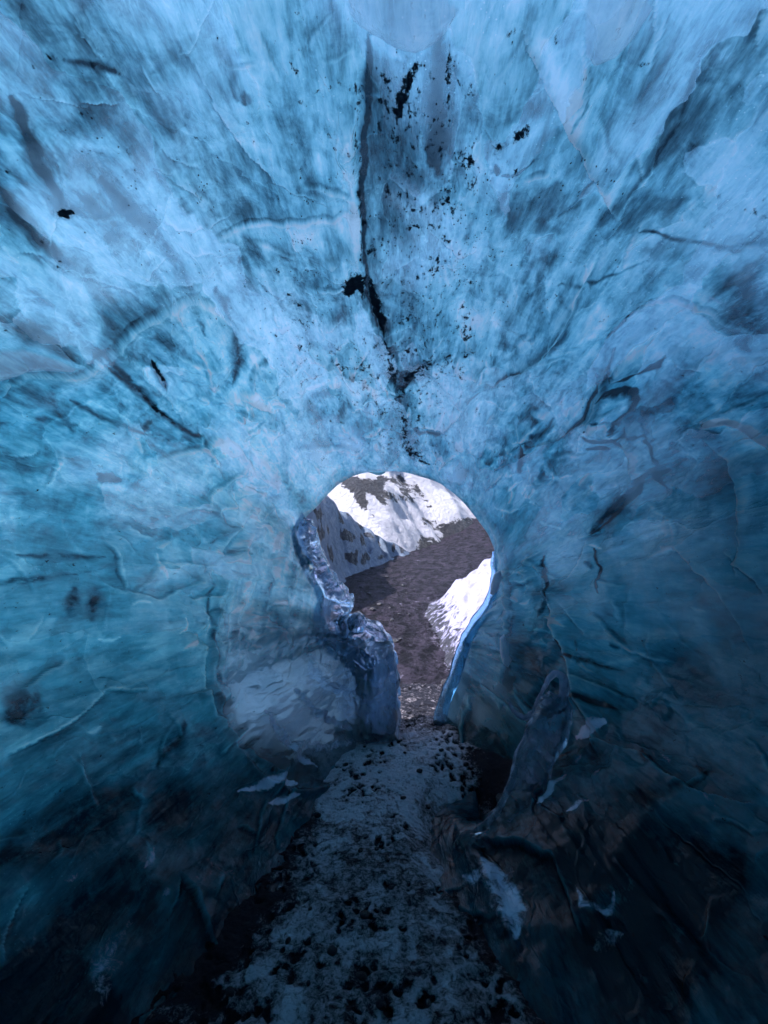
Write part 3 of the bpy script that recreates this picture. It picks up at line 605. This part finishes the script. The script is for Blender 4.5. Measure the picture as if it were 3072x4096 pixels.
def fl_blot(X, Y):
    q = S(X*22, Y*17, X*0+.3)+.9*S(fbm(S(X*14, Y*14, X*0), 3), fbm(S(X*14, Y*14, X*0+20), 3), X*0)
    dd1, dd2 = worley(q); big = sstep(.50, .12, dd1*(.75+.5*(fbm(S(X*5, Y*5, X*0+33), 3)+.5)))
    return big*sstep(-.12, .1, fbm(S(X*3.1, Y*3.1, X*0+77), 3))
def cave_floor_z(X, Y):
    z = .02*fbm(S(X*1.5, Y*1.5, X*0), 3)+.022*fbm(S(X*9, Y*9, X*0+3), 5)+.008*np.abs(fbm(S(X*26, Y*26, X*0+8), 3))
    d = np.abs(X-path_x(Y)); z += .012*sstep(.5, .15, d)
    hx, hy = X-.62, Y-2.75
    z -= .45*np.exp(-(hx/.32)**2-(hy/.42)**2)
    return z-.02-.02*fl_blot(X, Y)
def mat_floor():
    m, nt = new_mat('frozen_ash_floor'); b = NB(nt); P = b.pos()
    fr = b.attr('frost'); pit = b.attr('pit')
    n1 = b.noise(P, 5, 7, .7); n2 = b.noise(P, 34, 8, .82, .4); n3 = b.noise(P, 110, 3, .7)
    v = b.math('MULTIPLY_ADD', b.math('SUBTRACT', n2, .5), 2.4, fr)
    v = b.math('MULTIPLY_ADD', b.math('SUBTRACT', n1, .5), 1.5, v)
    v = b.math('SUBTRACT', v, pit)
    f = b.mapr(v, .25, .75)
    pale = b.mix(n3, (.60, .53, .62), (.98, .90, .98)); dk = b.mix(n3, (.002, .003, .007), (.020, .021, .040))
    c = b.mix(f, dk, pale)
    nrm = b.bump(b.math('MULTIPLY_ADD', n3, .25, b.math('ADD', n2, b.math('MULTIPLY', f, .5))), .03, 1)
    p = b.n('ShaderNodeBsdfPrincipled'); b.l(c, p.inputs['Base Color']); b.l(nrm, p.inputs['Normal'])
    b.l(b.mapr(n1, .3, .7, .45, .8), p.inputs['Roughness']); p.inputs['Specular IOR Level'].default_value = .2; b.out(p.outputs[0]); return m
def half_w(Y): return np.interp(Y, [1.2, 1.57, 2.0, 2.6, 3.2, 4.0, 4.7], [.46, .44, .34, .32, .40, .45, .6])
def fl_frost(X, Y, Z):
    d = np.abs(X-path_x(Y))+.22*fbm(S(X*4, Y*4, X*0), 5)
    return .92*sstep(half_w(Y)*1.8, half_w(Y)*.85, d)-.36+.25*sstep(2.2, 3.2, Y)-.55*sstep(3.4, 4.1, Y)+1.2*sstep(-.25, -.6, X-path_x(Y))*sstep(3.1, 3.6, Y)
def fl_pit(X, Y, Z): return .65*fl_blot(X, Y)
fl = heightfield('cave_floor', np.linspace(-1.5, 1.5, 520), np.concatenate([np.linspace(-3, .9, 20)[:-1], np.linspace(.9, 4.7, 620)]), cave_floor_z, mat_floor(),
                 attrs={'frost': fl_frost, 'pit': fl_pit})
tag(fl, kind='structure')

# outside: gravel floor of the gully, running to the horizon
def gfrost(X, Y, Z):
    d = X-path_x(Y)
    return .17+.5*sstep(.1, .8, d)*sstep(9, 5, Y)+1.1*sstep(.1, -.4, d)*sstep(7.5, 5.4, Y)-.1*sstep(8, 12, Y)+.7*fbm(S(X*1.3, Y*.6, X*0), 4)
xs = np.sign(np.linspace(-1, 1, 400))*np.abs(np.linspace(-1, 1, 400))**2.2*90
ys = 4.2+np.linspace(0, 1, 500)**2.4*120
gr = heightfield('gravel_ground', xs+.3, ys, lambda X, Y: ground_z(X, Y)-.03-.2*sstep(4.8, 4.2, Y), M_GRAVEL, attrs={'frost': gfrost})
tag(gr, kind='structure')

# sunlit snow slope closing the gully, with streaks of ash
def slope_z(X, Y):
    base = (Y-17.3-1.25*np.maximum(X, 0)+2.2*fbm(S(X*.2, Y*.2, X*0+3), 3))*.95
    b2 = np.where(base > 0, base, base*.6)
    return b2*.62+.7*fbm(S(X*.25, Y*.25, X*0), 4)+.35*ridged(S((X+Y*.5)*.5, (Y-X*.3)*.12, X*0), 3)+.12*fbm(S(X*2, Y*2, X*0), 4)
def slope_ash(X, Y, Z):
    u = 384+FPX*X/Y; v = 512-FPX*(Z-CAMZ)/Y
    q = X*.75+Y*.35
    a = .9*fbm(S(q*.7, (Y-X)*.09, X*0+4), 5)
    def st_(ax, ay, bx, by, w_, s_):
        t = np.clip(((u-ax)*(bx-ax)+(v-ay)*(by-ay))/((bx-ax)**2+(by-ay)**2), 0, 1)
        return s_*np.exp(-(((u-ax-t*(bx-ax))**2+(v-ay-t*(by-ay))**2)/w_**2))
    for k in [(352, 480, 360, 500, 7, .9), (360, 500, 372, 516, 4, .8), (400, 477, 412, 500, 6, .9), (415, 485, 430, 506, 4, .9), (365, 484, 395, 500, 6, .5), (372, 490, 385, 505, 3, .7), (425, 520, 450, 530, 7, .9), (430, 548, 492, 540, 13, 1.3), (462, 528, 492, 525, 11, 1.1), (345, 484, 378, 486, 7, .9), (380, 478, 395, 482, 4, .6)]:
        a = a+st_(*k)
    return a-.12
sl = heightfield('snow_slope', np.linspace(-22, 40, 420), np.linspace(13, 60, 420), slope_z, mat_snow('slope_snow', (.42, .40, .50), (.90, .87, .93), 0, 2.2, .35), attrs={'ash': slope_ash})
tag(sl, kind='structure')

# shaded ice hump on the left of the gully
def hump_z(X, Y):
    bx = np.interp(Y, [4, 6, 8, 10.3, 12.7, 15.7, 18.7, 22], [-2.3, -1.75, -1.3, -.95, -.75, .25, 1.53, 3.0])
    s_ = (bx-X)*.95+.25*fbm(S(X*.8, Y*.8, X*0), 3)
    H = np.interp(Y, [4.5, 6.5, 8, 10, 12, 14, 16, 18.7, 21], [.2, 1.2, 2.3, 2.9, 2.5, 1.9, 1.2, .35, .0])
    h = H*sstep(-.15, 1.0, s_)**.8
    q = S(X*1.0, Y*.55, X*0)+.5*S(fbm(S(X, Y, X*0), 2), fbm(S(X, Y, X*0+9), 2), X*0)
    d1, d2 = worley(q*1.3)
    return h-.28*sstep(.05, .45, d2-d1)*sstep(.1, .6, h)*sstep(2.9, 1.2, h)+.10*fbm(S(X*1.6, Y*1.6, X*0), 4)*sstep(0, .3, h)-.12
def hump_ash(X, Y, Z):
    q = S(X*1.6+Y*.3, Y*.35, Z*2.2)+.5*S(fbm(S(X, Y, Z), 3), fbm(S(X, Y, Z+9), 3), fbm(S(X+5, Y, Z), 3))
    d1, d2 = worley(q)
    return -.10+1.0*sstep(.10, .40, d2-d1)*sstep(2.3, 1.5, Z)*sstep(.02, .3, Z)+.2*fbm(S(X*3, Y*2, Z*4), 3)
hu = heightfield('ice_hump', np.linspace(-9, 3.5, 360), np.linspace(5.2, 24, 360), hump_z, mat_snow('hump_ice', (.05, .085, .13), (.22, .27, .38), 0, 3.5, .12),
                 attrs={'ash': hump_ash})
tag(hu, 'grey blue shaded hump of dirty ice left of the gravel path outside', 'ice hump')

# bright snow bank on the right just outside the mouth
def bank_z(X, Y):
    c = X-path_x(Y)-.12-.10*(Y-5)
    h = 1.08*sstep(.0, 1.7, c)*sstep(10.5, 7.0, Y)
    return h*(1+.12*fbm(S(X*2, Y*2, X*0), 3))+.20*ridged(S(X*1.7, Y*1.3, X*0), 3)*sstep(.05, .5, h)+.03*fbm(S(X*9, Y*9, X*0), 3)-.16
bk = heightfield('snow_bank', np.linspace(-.2, 5, 340), np.linspace(4.35, 10.8, 380), bank_z, mat_snow('bank_snow', (.17, .165, .30), (.48, .46, .66), 0, 9, .06),
                 attrs={'ash': lambda X, Y, Z: 1.0*sstep(.62, -.16, Z)+.35*fbm(S(X*1.5, Y*1.5, Z), 3)-.20})
tag(bk, 'bright white snow bank on the right just outside the cave mouth', 'snow bank')

# unseen ash berm added to keep daylight off the lower ice walls
def shade_berm():
    ang = np.linspace(math.radians(-157), math.radians(30), 120)
    prof_ = []
    ys = np.linspace(-5.5, 3.7, 60)
    for y in ys:
        row = []
        for a in ang:
            c, s = math.cos(a), math.sin(a)
            r = float(body_r(np.array(c), np.array(s)))+.75+.15
            row.append((CBX+r*c, y, CBZ+r*s))
        lx, lz = row[0][0], row[0][2]; rx, rz = row[-1][0], row[-1][2]
        row = [(lx-30, y, lz+1.0), (lx-1.2, y, lz+.25)]+row+[(rx+1.2, y, rz+.3), (rx+30, y, rz+1.5)]
        prof_.append(row)
    Gm = np.array(prof_); Gm = Gm+.06*S(fbm(Gm*1.5, 3), fbm(Gm*1.5+4, 3), fbm(Gm*1.5+8, 3))
    return mesh_obj('shade_berm', Gm, grid_faces(Gm.shape[0], Gm.shape[1]), M_GRAVEL, attrs={'frost': np.zeros(Gm.shape[0]*Gm.shape[1])})
mo = shade_berm(); tag(mo, kind='structure')

# ------------------------------------------------------------------ clear ice round the mouth
def resample(pts, n, sm=0):
    p = np.array(pts, float); l = np.concatenate([[0], np.cumsum(np.linalg.norm(np.diff(p, axis=0), axis=1))])
    t = np.linspace(0, l[-1], n); q = np.stack([np.interp(t, l, p[:, k]) for k in range(p.shape[1])], 1)
    for _ in range(sm): q[1:-1] = (q[:-2]+2*q[1:-1]+q[2:])/4
    return q
def slab(name, A, B, mat, nu=200, nv=70, bulge=.2, thick=.12, edge=.02, rip=None, sm=2, parent=None, cloud=None):
    """closed sheet of ice between two 3D curves A (outer) and B (free edge)"""
    A = resample([to3(*a) for a in A], nu, sm*3); B = resample([to3(*b_) for b_ in B], nu, sm)
    t = np.linspace(0, 1, nv)[:, None, None]
    C = A[None]*(1-t)+B[None]*t
    tt = np.linspace(0, 1, nv)[:, None]; s_ = np.linspace(0, 1, nu)[None]
    e = np.sin(tt*PI)
    C[..., 1] -= bulge*np.sin(tt*PI*.5+.0)*np.sin(PI*(tt*.85+.08))*1.0
    th = edge+(thick-edge)*np.sin(np.clip(tt*.9+.05, 0, 1)*PI)**.7
    th = th*(sstep(0, .07, s_)*sstep(1, .95, s_)*.92+.08)
    nrm = grid_normals(C); nrm *= np.where(nrm[..., 1:2] > 0, -1, 1)
    f = rip(C, tt, s_) if rip else 0
    bk_ = .6*(rip(C*1.3+5, tt, s_) if rip else 0)
    Fr = C+nrm*(th/2+f)[..., None]; Bk = C-nrm*(th/2+bk_)[..., None]
    V = np.concatenate([Fr.reshape(-1, 3), Bk.reshape(-1, 3)]); n = nu*nv
    f1 = grid_faces(nv, nu); f2 = grid_faces(nv, nu, flip=True)+n
    b_ = np.concatenate([np.arange(nu), np.arange(nv-1)[1:]*nu+nu-1, np.arange(nu)[::-1]+(nv-1)*nu, (np.arange(nv-1)[1:]*nu)[::-1]])
    b_ = np.concatenate([np.arange(nu), np.arange(1, nv-1)*nu+nu-1, (nv-1)*nu+np.arange(nu)[::-1], np.arange(1, nv-1)[::-1]*nu])
    b2 = np.roll(b_, -1); f3 = np.stack([b2, b_, b_+n, b2+n], 1)
    FF = np.concatenate([f1, f2, f3])
    # orient outwards
    cl_ = np.broadcast_to(cloud(C, tt, s_) if cloud else 0.0, (nv, nu)).ravel()
    o = mesh_obj(name, V, FF, mat, parent=parent, attrs={'cloud': np.concatenate([cl_*0, cl_])})
    import bmesh
    bm = bmesh.new(); bm.from_mesh(o.data); bmesh.ops.recalc_face_normals(bm, faces=bm.faces); bm.to_mesh(o.data); bm.free()
    return o
def rip_lip(C, tt, s_):
    st_ = C[..., 0]*1.0+.25*C[..., 2]
    r = .020*ridged(S(st_*7, C[..., 2]*1.6, C[..., 1]*0), 3)*sstep(.0, .25, tt)
    d1, d2 = worley(S(C[..., 0]*9, C[..., 2]*9, C[..., 1]*0+.5))
    r = r+.03*sstep(.0, .35, d2-d1)*sstep(.55, .8, tt)
    return r+.012*fbm(C*6, 3)
Aout = [(302, 512, 3.99), (292, 530, 3.99), (294, 552, 3.97), (302, 572, 3.95), (314, 590, 3.91), (318, 602, 3.89), (314, 612, 3.87), (312, 625, 3.85), (314, 640, 3.82), (322, 652, 3.80),
        (336, 660, 3.78), (350, 668, 3.77), (358, 680, 3.76), (362, 700, 3.75), (364, 722, 3.74), (366, 745, 3.7)]
Bin = [(308, 521, 4.03), (310, 536, 4.03), (319, 556, 4.01), (330, 575, 3.98), (341, 590, 3.95), (350, 600, 3.92), (349, 606, 3.9), (342, 611, 3.9), (344, 619, 3.88), (349, 625, 3.86), (357, 626, 3.85), (361, 619, 3.84), (378, 624, 3.83),
       (388, 636, 3.82), (392, 650, 3.81), (394, 668, 3.8), (395, 690, 3.79), (393, 712, 3.78), (388, 740, 3.75)]
def lip_cloud(C, tt, s_): return np.clip(.5*sstep(.6, .0, tt+.4*fbm(C*5, 3))+.5*sstep(.55, .8, s_), 0, .85)
lip = slab('clear_ice_lip', Aout, Bin, M_CLEAR, 420, 110, .07, .13, .022, rip_lip, cloud=lip_cloud)
tag(lip, 'jagged free edge of clear rippled ice down the left of the cave mouth', 'ice lip')
def rip_rim(C, tt, s_):
    return .012*ridged(S(C[..., 0]*6+C[..., 2]*4, C[..., 2]*6, C[..., 1]), 3)+.008*fbm(C*9, 3)
Ar = [(497, 548, 3.98), (499, 572, 3.95), (499, 590, 3.93), (493, 610, 3.92), (480, 627, 3.91), (471, 643, 3.90), (463, 667, 3.88), (458, 683, 3.87), (451, 699, 3.85), (446, 721, 3.82), (442, 742, 3.78)]
Br = [(493, 552, 4.03), (492, 566, 4.03), (492, 585, 4.02), (486, 602, 4.01), (472, 620, 4.0), (462, 636, 3.98), (454, 661, 3.97), (450, 677, 3.95), (442, 692, 3.92), (436, 712, 3.88), (433, 735, 3.82)]
rim = slab('glassy_rim', Ar, Br, M_RIM, 220, 50, .02, .045, .012, rip_rim, cloud=lambda C, tt, s_: .05+0*tt)
tag(rim, 'narrow glassy rim of clear ice down the right edge of the mouth', 'ice rim')


# ------------------------------------------------------------------ loose plates, shards and patches on the walls
Uc, Vc, Gc, Nc = U[:, ::2], V[:, ::2], GD[:, ::2], N[:, ::2]
okc = (Gc[..., 1] > .6)
def surf(px, py):
    d = np.where(okc, (Uc-px)**2+(Vc-py)**2, 1e9); k = int(np.argmin(d)); k = np.unravel_index(k, d.shape)
    return Gc[k], Nc[k]
def on_ray(px, py, Y): return np.array(to3(px, py, Y))
def flake(name, outline, mat, thick=.03, lift=.02, depth=None, n=90, k=26, sharp=.5, rough=.004, parent=None, cloud=0.0, jag=.0, tiltc=None):
    """a plate of ice with the traced outline, domed on both faces, lying on (or standing off) the wall"""
    o2 = np.array(outline, float); c2 = o2.mean(0)
    if depth is None:
        P3 = []
        for p in o2:
            q, nn = surf(*p); P3.append(q)
        c3, cn = surf(*c2); P3 = np.array(P3)
    else:
        dp = depth if hasattr(depth, '__len__') else [depth]*len(o2)
        P3 = np.array([on_ray(p[0], p[1], y) for p, y in zip(o2, dp)]); c3 = P3.mean(0)
        cn = np.array([0, -1.0, 0])
    ring = resample(np.vstack([P3, P3[:1]]), n+1)[:-1]
    if jag: ring = ring+jag*S(fbm(ring*25, 3), fbm(ring*25+7, 3), fbm(ring*25+14, 3))
    cn = cn/np.linalg.norm(cn)
    tr_ = np.linspace(0, 1, k)[1:]
    Q = c3+(ring-c3)[None]*tr_[:, None, None]
    dome = thick*np.maximum(1-tr_**2, 0)**sharp
    nz = rough*(ridged(Q*14, 3)+fbm(Q*30, 3))
    Fr = Q+cn*(lift+dome[:, None]+nz)[..., None]; Bk = Q+cn*(lift-.35*dome[:, None]-.002-.3*nz)[..., None]
    V_ = [c3+cn*(lift+thick), *Fr.reshape(-1, 3), c3+cn*(lift-.35*thick), *Bk.reshape(-1, 3)]
    nn = n*(k-1); F4 = np.concatenate([grid_faces(k-1, n, True)+1, grid_faces(k-1, n, True, True)+2+nn])
    a = np.arange(n); b2 = (a+1) % n; e1 = 1+(k-2)*n; e2 = e1+1+nn
    F4 = np.concatenate([F4, S(e1+a, e2+a, e2+b2, e1+b2)])
    me_f = F4.tolist()+[[0, 1+i, 1+(i+1) % n] for i in range(n)]+[[1+nn, 2+nn+(i+1) % n, 2+nn+i] for i in range(n)]
    me = bpy.data.meshes.new(name); me.from_pydata([tuple(map(float, v)) for v in V_], [], me_f); me.update()
    import bmesh
    bm = bmesh.new(); bm.from_mesh(me); bmesh.ops.recalc_face_normals(bm, faces=bm.faces)
    for f in bm.faces: f.smooth = True
    bm.to_mesh(me); bm.free()
    at = me.attributes.new('cloud', 'FLOAT', 'POINT'); at.data.foreach_set('value', np.full(len(V_), cloud, dtype=np.float32))
    me.materials.append(mat)
    o = bpy.data.objects.new(name, me); col.objects.link(o); o.parent = parent
    return o
def mat_frost(name, c0, c1, trn=.12):
    m, nt = new_mat(name); b = NB(nt); P = b.pos(); n = b.noise(P, 14, 7, .7)
    c = b.mix(b.mapr(n, .3, .7), c0, c1); nrm = b.bump(b.math('ADD', n, b.noise(P, 70, 4)), .008, 1)
    tr = b.n('ShaderNodeBsdfTranslucent'); b.l(c, tr.inputs[0]); b.l(nrm, tr.inputs['Normal'])
    p = b.n('ShaderNodeBsdfPrincipled'); b.l(c, p.inputs['Base Color']); b.l(nrm, p.inputs['Normal']); p.inputs['Roughness'].default_value = .35
    b.out(b.mixs(trn, p.outputs[0], tr.outputs[0])); return m
M_FROST = mat_frost('frosted_ice', (.78, .78, .92), (.97, .95, 1.0), .3)
M_FROSTB = mat_frost('blue_frosted_ice', (.50, .78, .90), (.88, .97, 1.0), .3)

# glassy shards along the free edge of the clear lip
M_SHARD = mat_clear_ice('shard_ice', (.90, .95, 1.0), .12, (.55, .8), 9, .012, .02)
for ol, dp in [([(309, 523), (316, 527), (319, 538), (323, 552), (330, 566), (322, 566), (313, 556), (309, 540)], 3.9),
               ([(312, 560), (326, 562), (333, 575), (341, 588), (348, 600), (340, 604), (326, 598), (316, 580)], 3.82),
               ([(362, 619), (371, 621), (381, 627), (388, 637), (390, 648), (380, 640), (366, 632), (358, 627)], 3.72),
               ([(316, 636), (338, 640), (360, 648), (382, 662), (368, 670), (352, 660), (330, 648)], 3.68),
               ([(306, 660), (318, 676), (340, 688), (360, 692), (340, 697), (318, 690), (304, 674)], 3.6)]:
    flake('shard', ol, M_SHARD, .05, 0, dp, 110, 26, .6, .006, parent=lip, jag=.006)
# cloudy pillar that carries the lip's free end
def rip_p(C, tt, s_): return .035*ridged(S(C[..., 0]*9, C[..., 2]*2.5, C[..., 1]*3), 3)+.012*fbm(C*16, 3)
pil = slab('ice_pillar', [(350, 636, 3.90), (338, 662, 3.88), (332, 684, 3.84), (328, 706, 3.80), (316, 742, 3.70)],
           [(390, 640, 3.74), (393, 656, 3.72), (398, 676, 3.70), (394, 696, 3.68), (399, 712, 3.65), (396, 740, 3.6)], M_CLOUDY, 110, 90, .10, .20, .05, rip_p, cloud=lambda C, tt, s_: .75+0*tt)
tag(pil, 'short cloudy blue pillar of ice standing on the path under the clear lip', 'ice pillar')

# buttress on the right: a leaning rib of clear ice with a small loop on top
but = bpy.data.objects.new('ice_buttress', None); col.objects.link(but); but.location = to3(470, 842, 2.45)
tag(but, 'leaning glassy rib of ice with a loop on top, right of the dark hollow', 'ice buttress')
M_RIB = mat_clear_ice('rib_ice', (.78, .92, .98), .5, (.45, .65), 12, .012, .05, ((.25, .45, .60), (.70, .74, .92)))
def adopt(o, p): o.parent = p; o.matrix_parent_inverse = p.matrix_basis.inverted(); return o
def rip_b(C, tt, s_): return .018*ridged(S(C[..., 0]*5+C[..., 2]*3, C[..., 2]*2, C[..., 1]*2), 3)+.014*fbm(C*7, 3)
rib = slab('rib', [(566, 694, 2.95), (568, 712, 2.92), (562, 735, 2.85), (548, 760, 2.78), (543, 785, 2.7), (541, 806, 2.64), (532, 826, 2.56), (512, 840, 2.5), (482, 847, 2.42)],
           [(548, 690, 2.95), (538, 706, 2.92), (530, 724, 2.86), (517, 753, 2.78), (512, 776, 2.7), (504, 795, 2.64), (492, 815, 2.57), (474, 832, 2.5), (452, 842, 2.42)], M_RIB, 150, 60, .10, .13, .03, rip_b, cloud=lambda C, tt, s_: .12+0*tt)
adopt(rib, but)
def tube(name, pts, rad, mat, parent=None, n=16, m=120, rough=.006, cloud=.2):
    p = resample(pts, m, 6); r = np.interp(np.linspace(0, 1, m), np.linspace(0, 1, len(rad)), rad)
    tn = np.gradient(p, axis=0); tn /= np.linalg.norm(tn, axis=1)[:, None]
    up = np.array([0, 1.0, 0]); s1 = np.cross(tn, up); s1 /= np.linalg.norm(s1, axis=1)[:, None]; s2 = np.cross(tn, s1)
    a = np.linspace(0, 2*PI, n, endpoint=False)
    Q = p[:, None]+(s1[:, None]*np.cos(a)[None, :, None]+s2[:, None]*np.sin(a)[None, :, None])*r[:, None, None]
    Q = Q+rough*S(fbm(Q*12, 3), fbm(Q*12+5, 3), fbm(Q*12+9, 3))*2
    V_ = np.concatenate([Q.reshape(-1, 3), p[:1], p[-1:]]); F_ = grid_faces(m, n, True).tolist()
    k = m*n; F_ += [[k, (i+1) % n, i] for i in range(n)]+[[k+1, k-n+i, k-n+(i+1) % n] for i in range(n)]
    me = bpy.data.meshes.new(name); me.from_pydata([tuple(map(float, v)) for v in V_], [], F_)
    me.polygons.foreach_set('use_smooth', [True]*len(me.polygons)); me.materials.append(mat)
    at = me.attributes.new('cloud', 'FLOAT', 'POINT'); at.data.foreach_set('value', np.full(len(V_), cloud, dtype=np.float32)); me.update()
    o = bpy.data.objects.new(name, me); col.objects.link(o)
    if parent: adopt(o, parent)
    return o
M_STRAND = mat_frost('strand_ice', (.40, .48, .66), (.86, .84, .98), .35)
tube('loop', [to3(*p) for p in [(532, 728, 2.9), (535, 708, 2.9), (541, 692, 2.88), (548, 679, 2.86), (556, 672, 2.85), (563, 677, 2.85), (565, 690, 2.86), (560, 705, 2.87), (549, 716, 2.88), (536, 730, 2.9)]], [.012, .016, .012, .012, .02, .028, .03, .026, .014], M_RIB, but)
tube('strand', [to3(*p) for p in [(508, 700, 3.1), (514, 712, 3.05), (524, 718, 3.0), (534, 714, 2.95), (546, 696, 2.9)]], [.008, .014, .018, .02, .012], M_RIB, but)

tube('strand', [to3(*p) for p in [(456, 843, 2.40), (476, 834, 2.44), (496, 815, 2.50), (508, 792, 2.57), (516, 770, 2.65), (520, 752, 2.72), (532, 724, 2.82)]], [.010, .022, .012, .020, .010, .016, .008], M_RIB, but, rough=.004)
tube('strand', [to3(*p) for p in [(490, 846, 2.38), (516, 838, 2.44), (536, 818, 2.52), (542, 795, 2.60), (545, 770, 2.68), (560, 735, 2.80), (565, 705, 2.90)]], [.008, .012, .008, .012, .008, .012, .008], M_RIB, but, rough=.004)
# small drops of clear ice on the right of the mouth
for ol, dp, lb in [([(494, 574), (500, 570), (502, 576), (499, 588), (494, 595), (490, 594), (491, 584)], 3.78, 'bright oval bead of ice on the right rim of the mouth, upper one'),
                   ([(500, 638), (504, 634), (508, 644), (509, 654), (512, 660), (508, 668), (503, 664), (500, 652)], 3.6, 'bright drop of ice right of the mouth, lower and longer one')]:
    t = flake('ice_bead', ol, M_FROST, .022, 0, dp, 90, 18, .5, .002); tag(t, lb, 'ice bead', 'bright ice beads right of the mouth')

# stones
def stone(seed, r):
    g = np.random.default_rng(seed); import bmesh
    bm = bmesh.new(); bmesh.ops.create_icosphere(bm, subdivisions=3, radius=1)
    P_ = np.array([v.co[:] for v in bm.verts]); off = g.uniform(0, 50, 3)
    d1, d2 = worley(P_*.9+off); k = 1+.30*fbm(P_*1.1+off, 3)-.18*d1
    P_ = P_*k[:, None]*np.array([1, g.uniform(.7, 1), g.uniform(.5, .75)])*r
    for v, p in zip(bm.verts, P_): v.co = p
    me = bpy.data.meshes.new('stone'); bm.to_mesh(me); bm.free(); me.materials.append(M_STONE)
    return me
def mat_stone():
    m, nt = new_mat('black_stone'); b = NB(nt); P = b.pos()
    c = b.mix(b.mapr(b.noise(P, 40, 6, .7), .35, .75), (.006, .006, .010), (.07, .065, .085))
    p = b.n('ShaderNodeBsdfPrincipled'); b.l(c, p.inputs['Base Color']); p.inputs['Roughness'].default_value = .4
    b.l(b.bump(b.noise(P, 60, 5), .006, 1), p.inputs['Normal']); b.out(p.outputs[0]); return m
M_STONE = mat_stone()
sm_ = [stone(k, 1.0) for k in range(6)]
sr = random.Random(21)
spots = [(sr.uniform(-.45, .45), sr.uniform(1.45, 4.0), sr.uniform(.010, .024)) for _ in range(34)]+[(sr.uniform(.35, .75)+.0, sr.uniform(2.45, 3.1), sr.uniform(.02, .05)) for _ in range(12)]
for k, (dx, y, r) in enumerate(spots):
    x = dx+float(path_x(y)) if k < 34 else dx
    z = float(cave_floor_z(np.array([[x]]), np.array([[y]]))[0, 0])
    o = bpy.data.objects.new('stone', sm_[k % 6]); col.objects.link(o); o.location = (x, y, z+r*.3); o.scale = (r, r, r); o.rotation_euler = (0, 0, sr.uniform(0, 6))
    if k < 34: tag(o, 'small black stone frozen into the pale icy path', 'stone', 'small black stones frozen into the path')
    else: tag(o, 'black stone lying in the dark hollow on the right', 'stone', 'black stones in the dark hollow')
spots = [(sr.uniform(-.5, .9), sr.uniform(4.6, 12)) for _ in range(26)]
for k, (dx, y) in enumerate(spots):
    x = float(path_x(y))+dx; r = sr.uniform(.02, .06)
    z = float(ground_z(np.array([[x]]), np.array([[y]]))[0, 0])-.03
    o = bpy.data.objects.new('rock', sm_[k % 6]); col.objects.link(o); o.location = (x, y, z+r*.2); o.scale = (r, r, r); o.rotation_euler = (0, 0, sr.uniform(0, 6))
    tag(o, 'dark rock lying on the black gravel outside the mouth', 'rock', 'dark rocks on the gravel outside')
sc.render.film_transparent = False
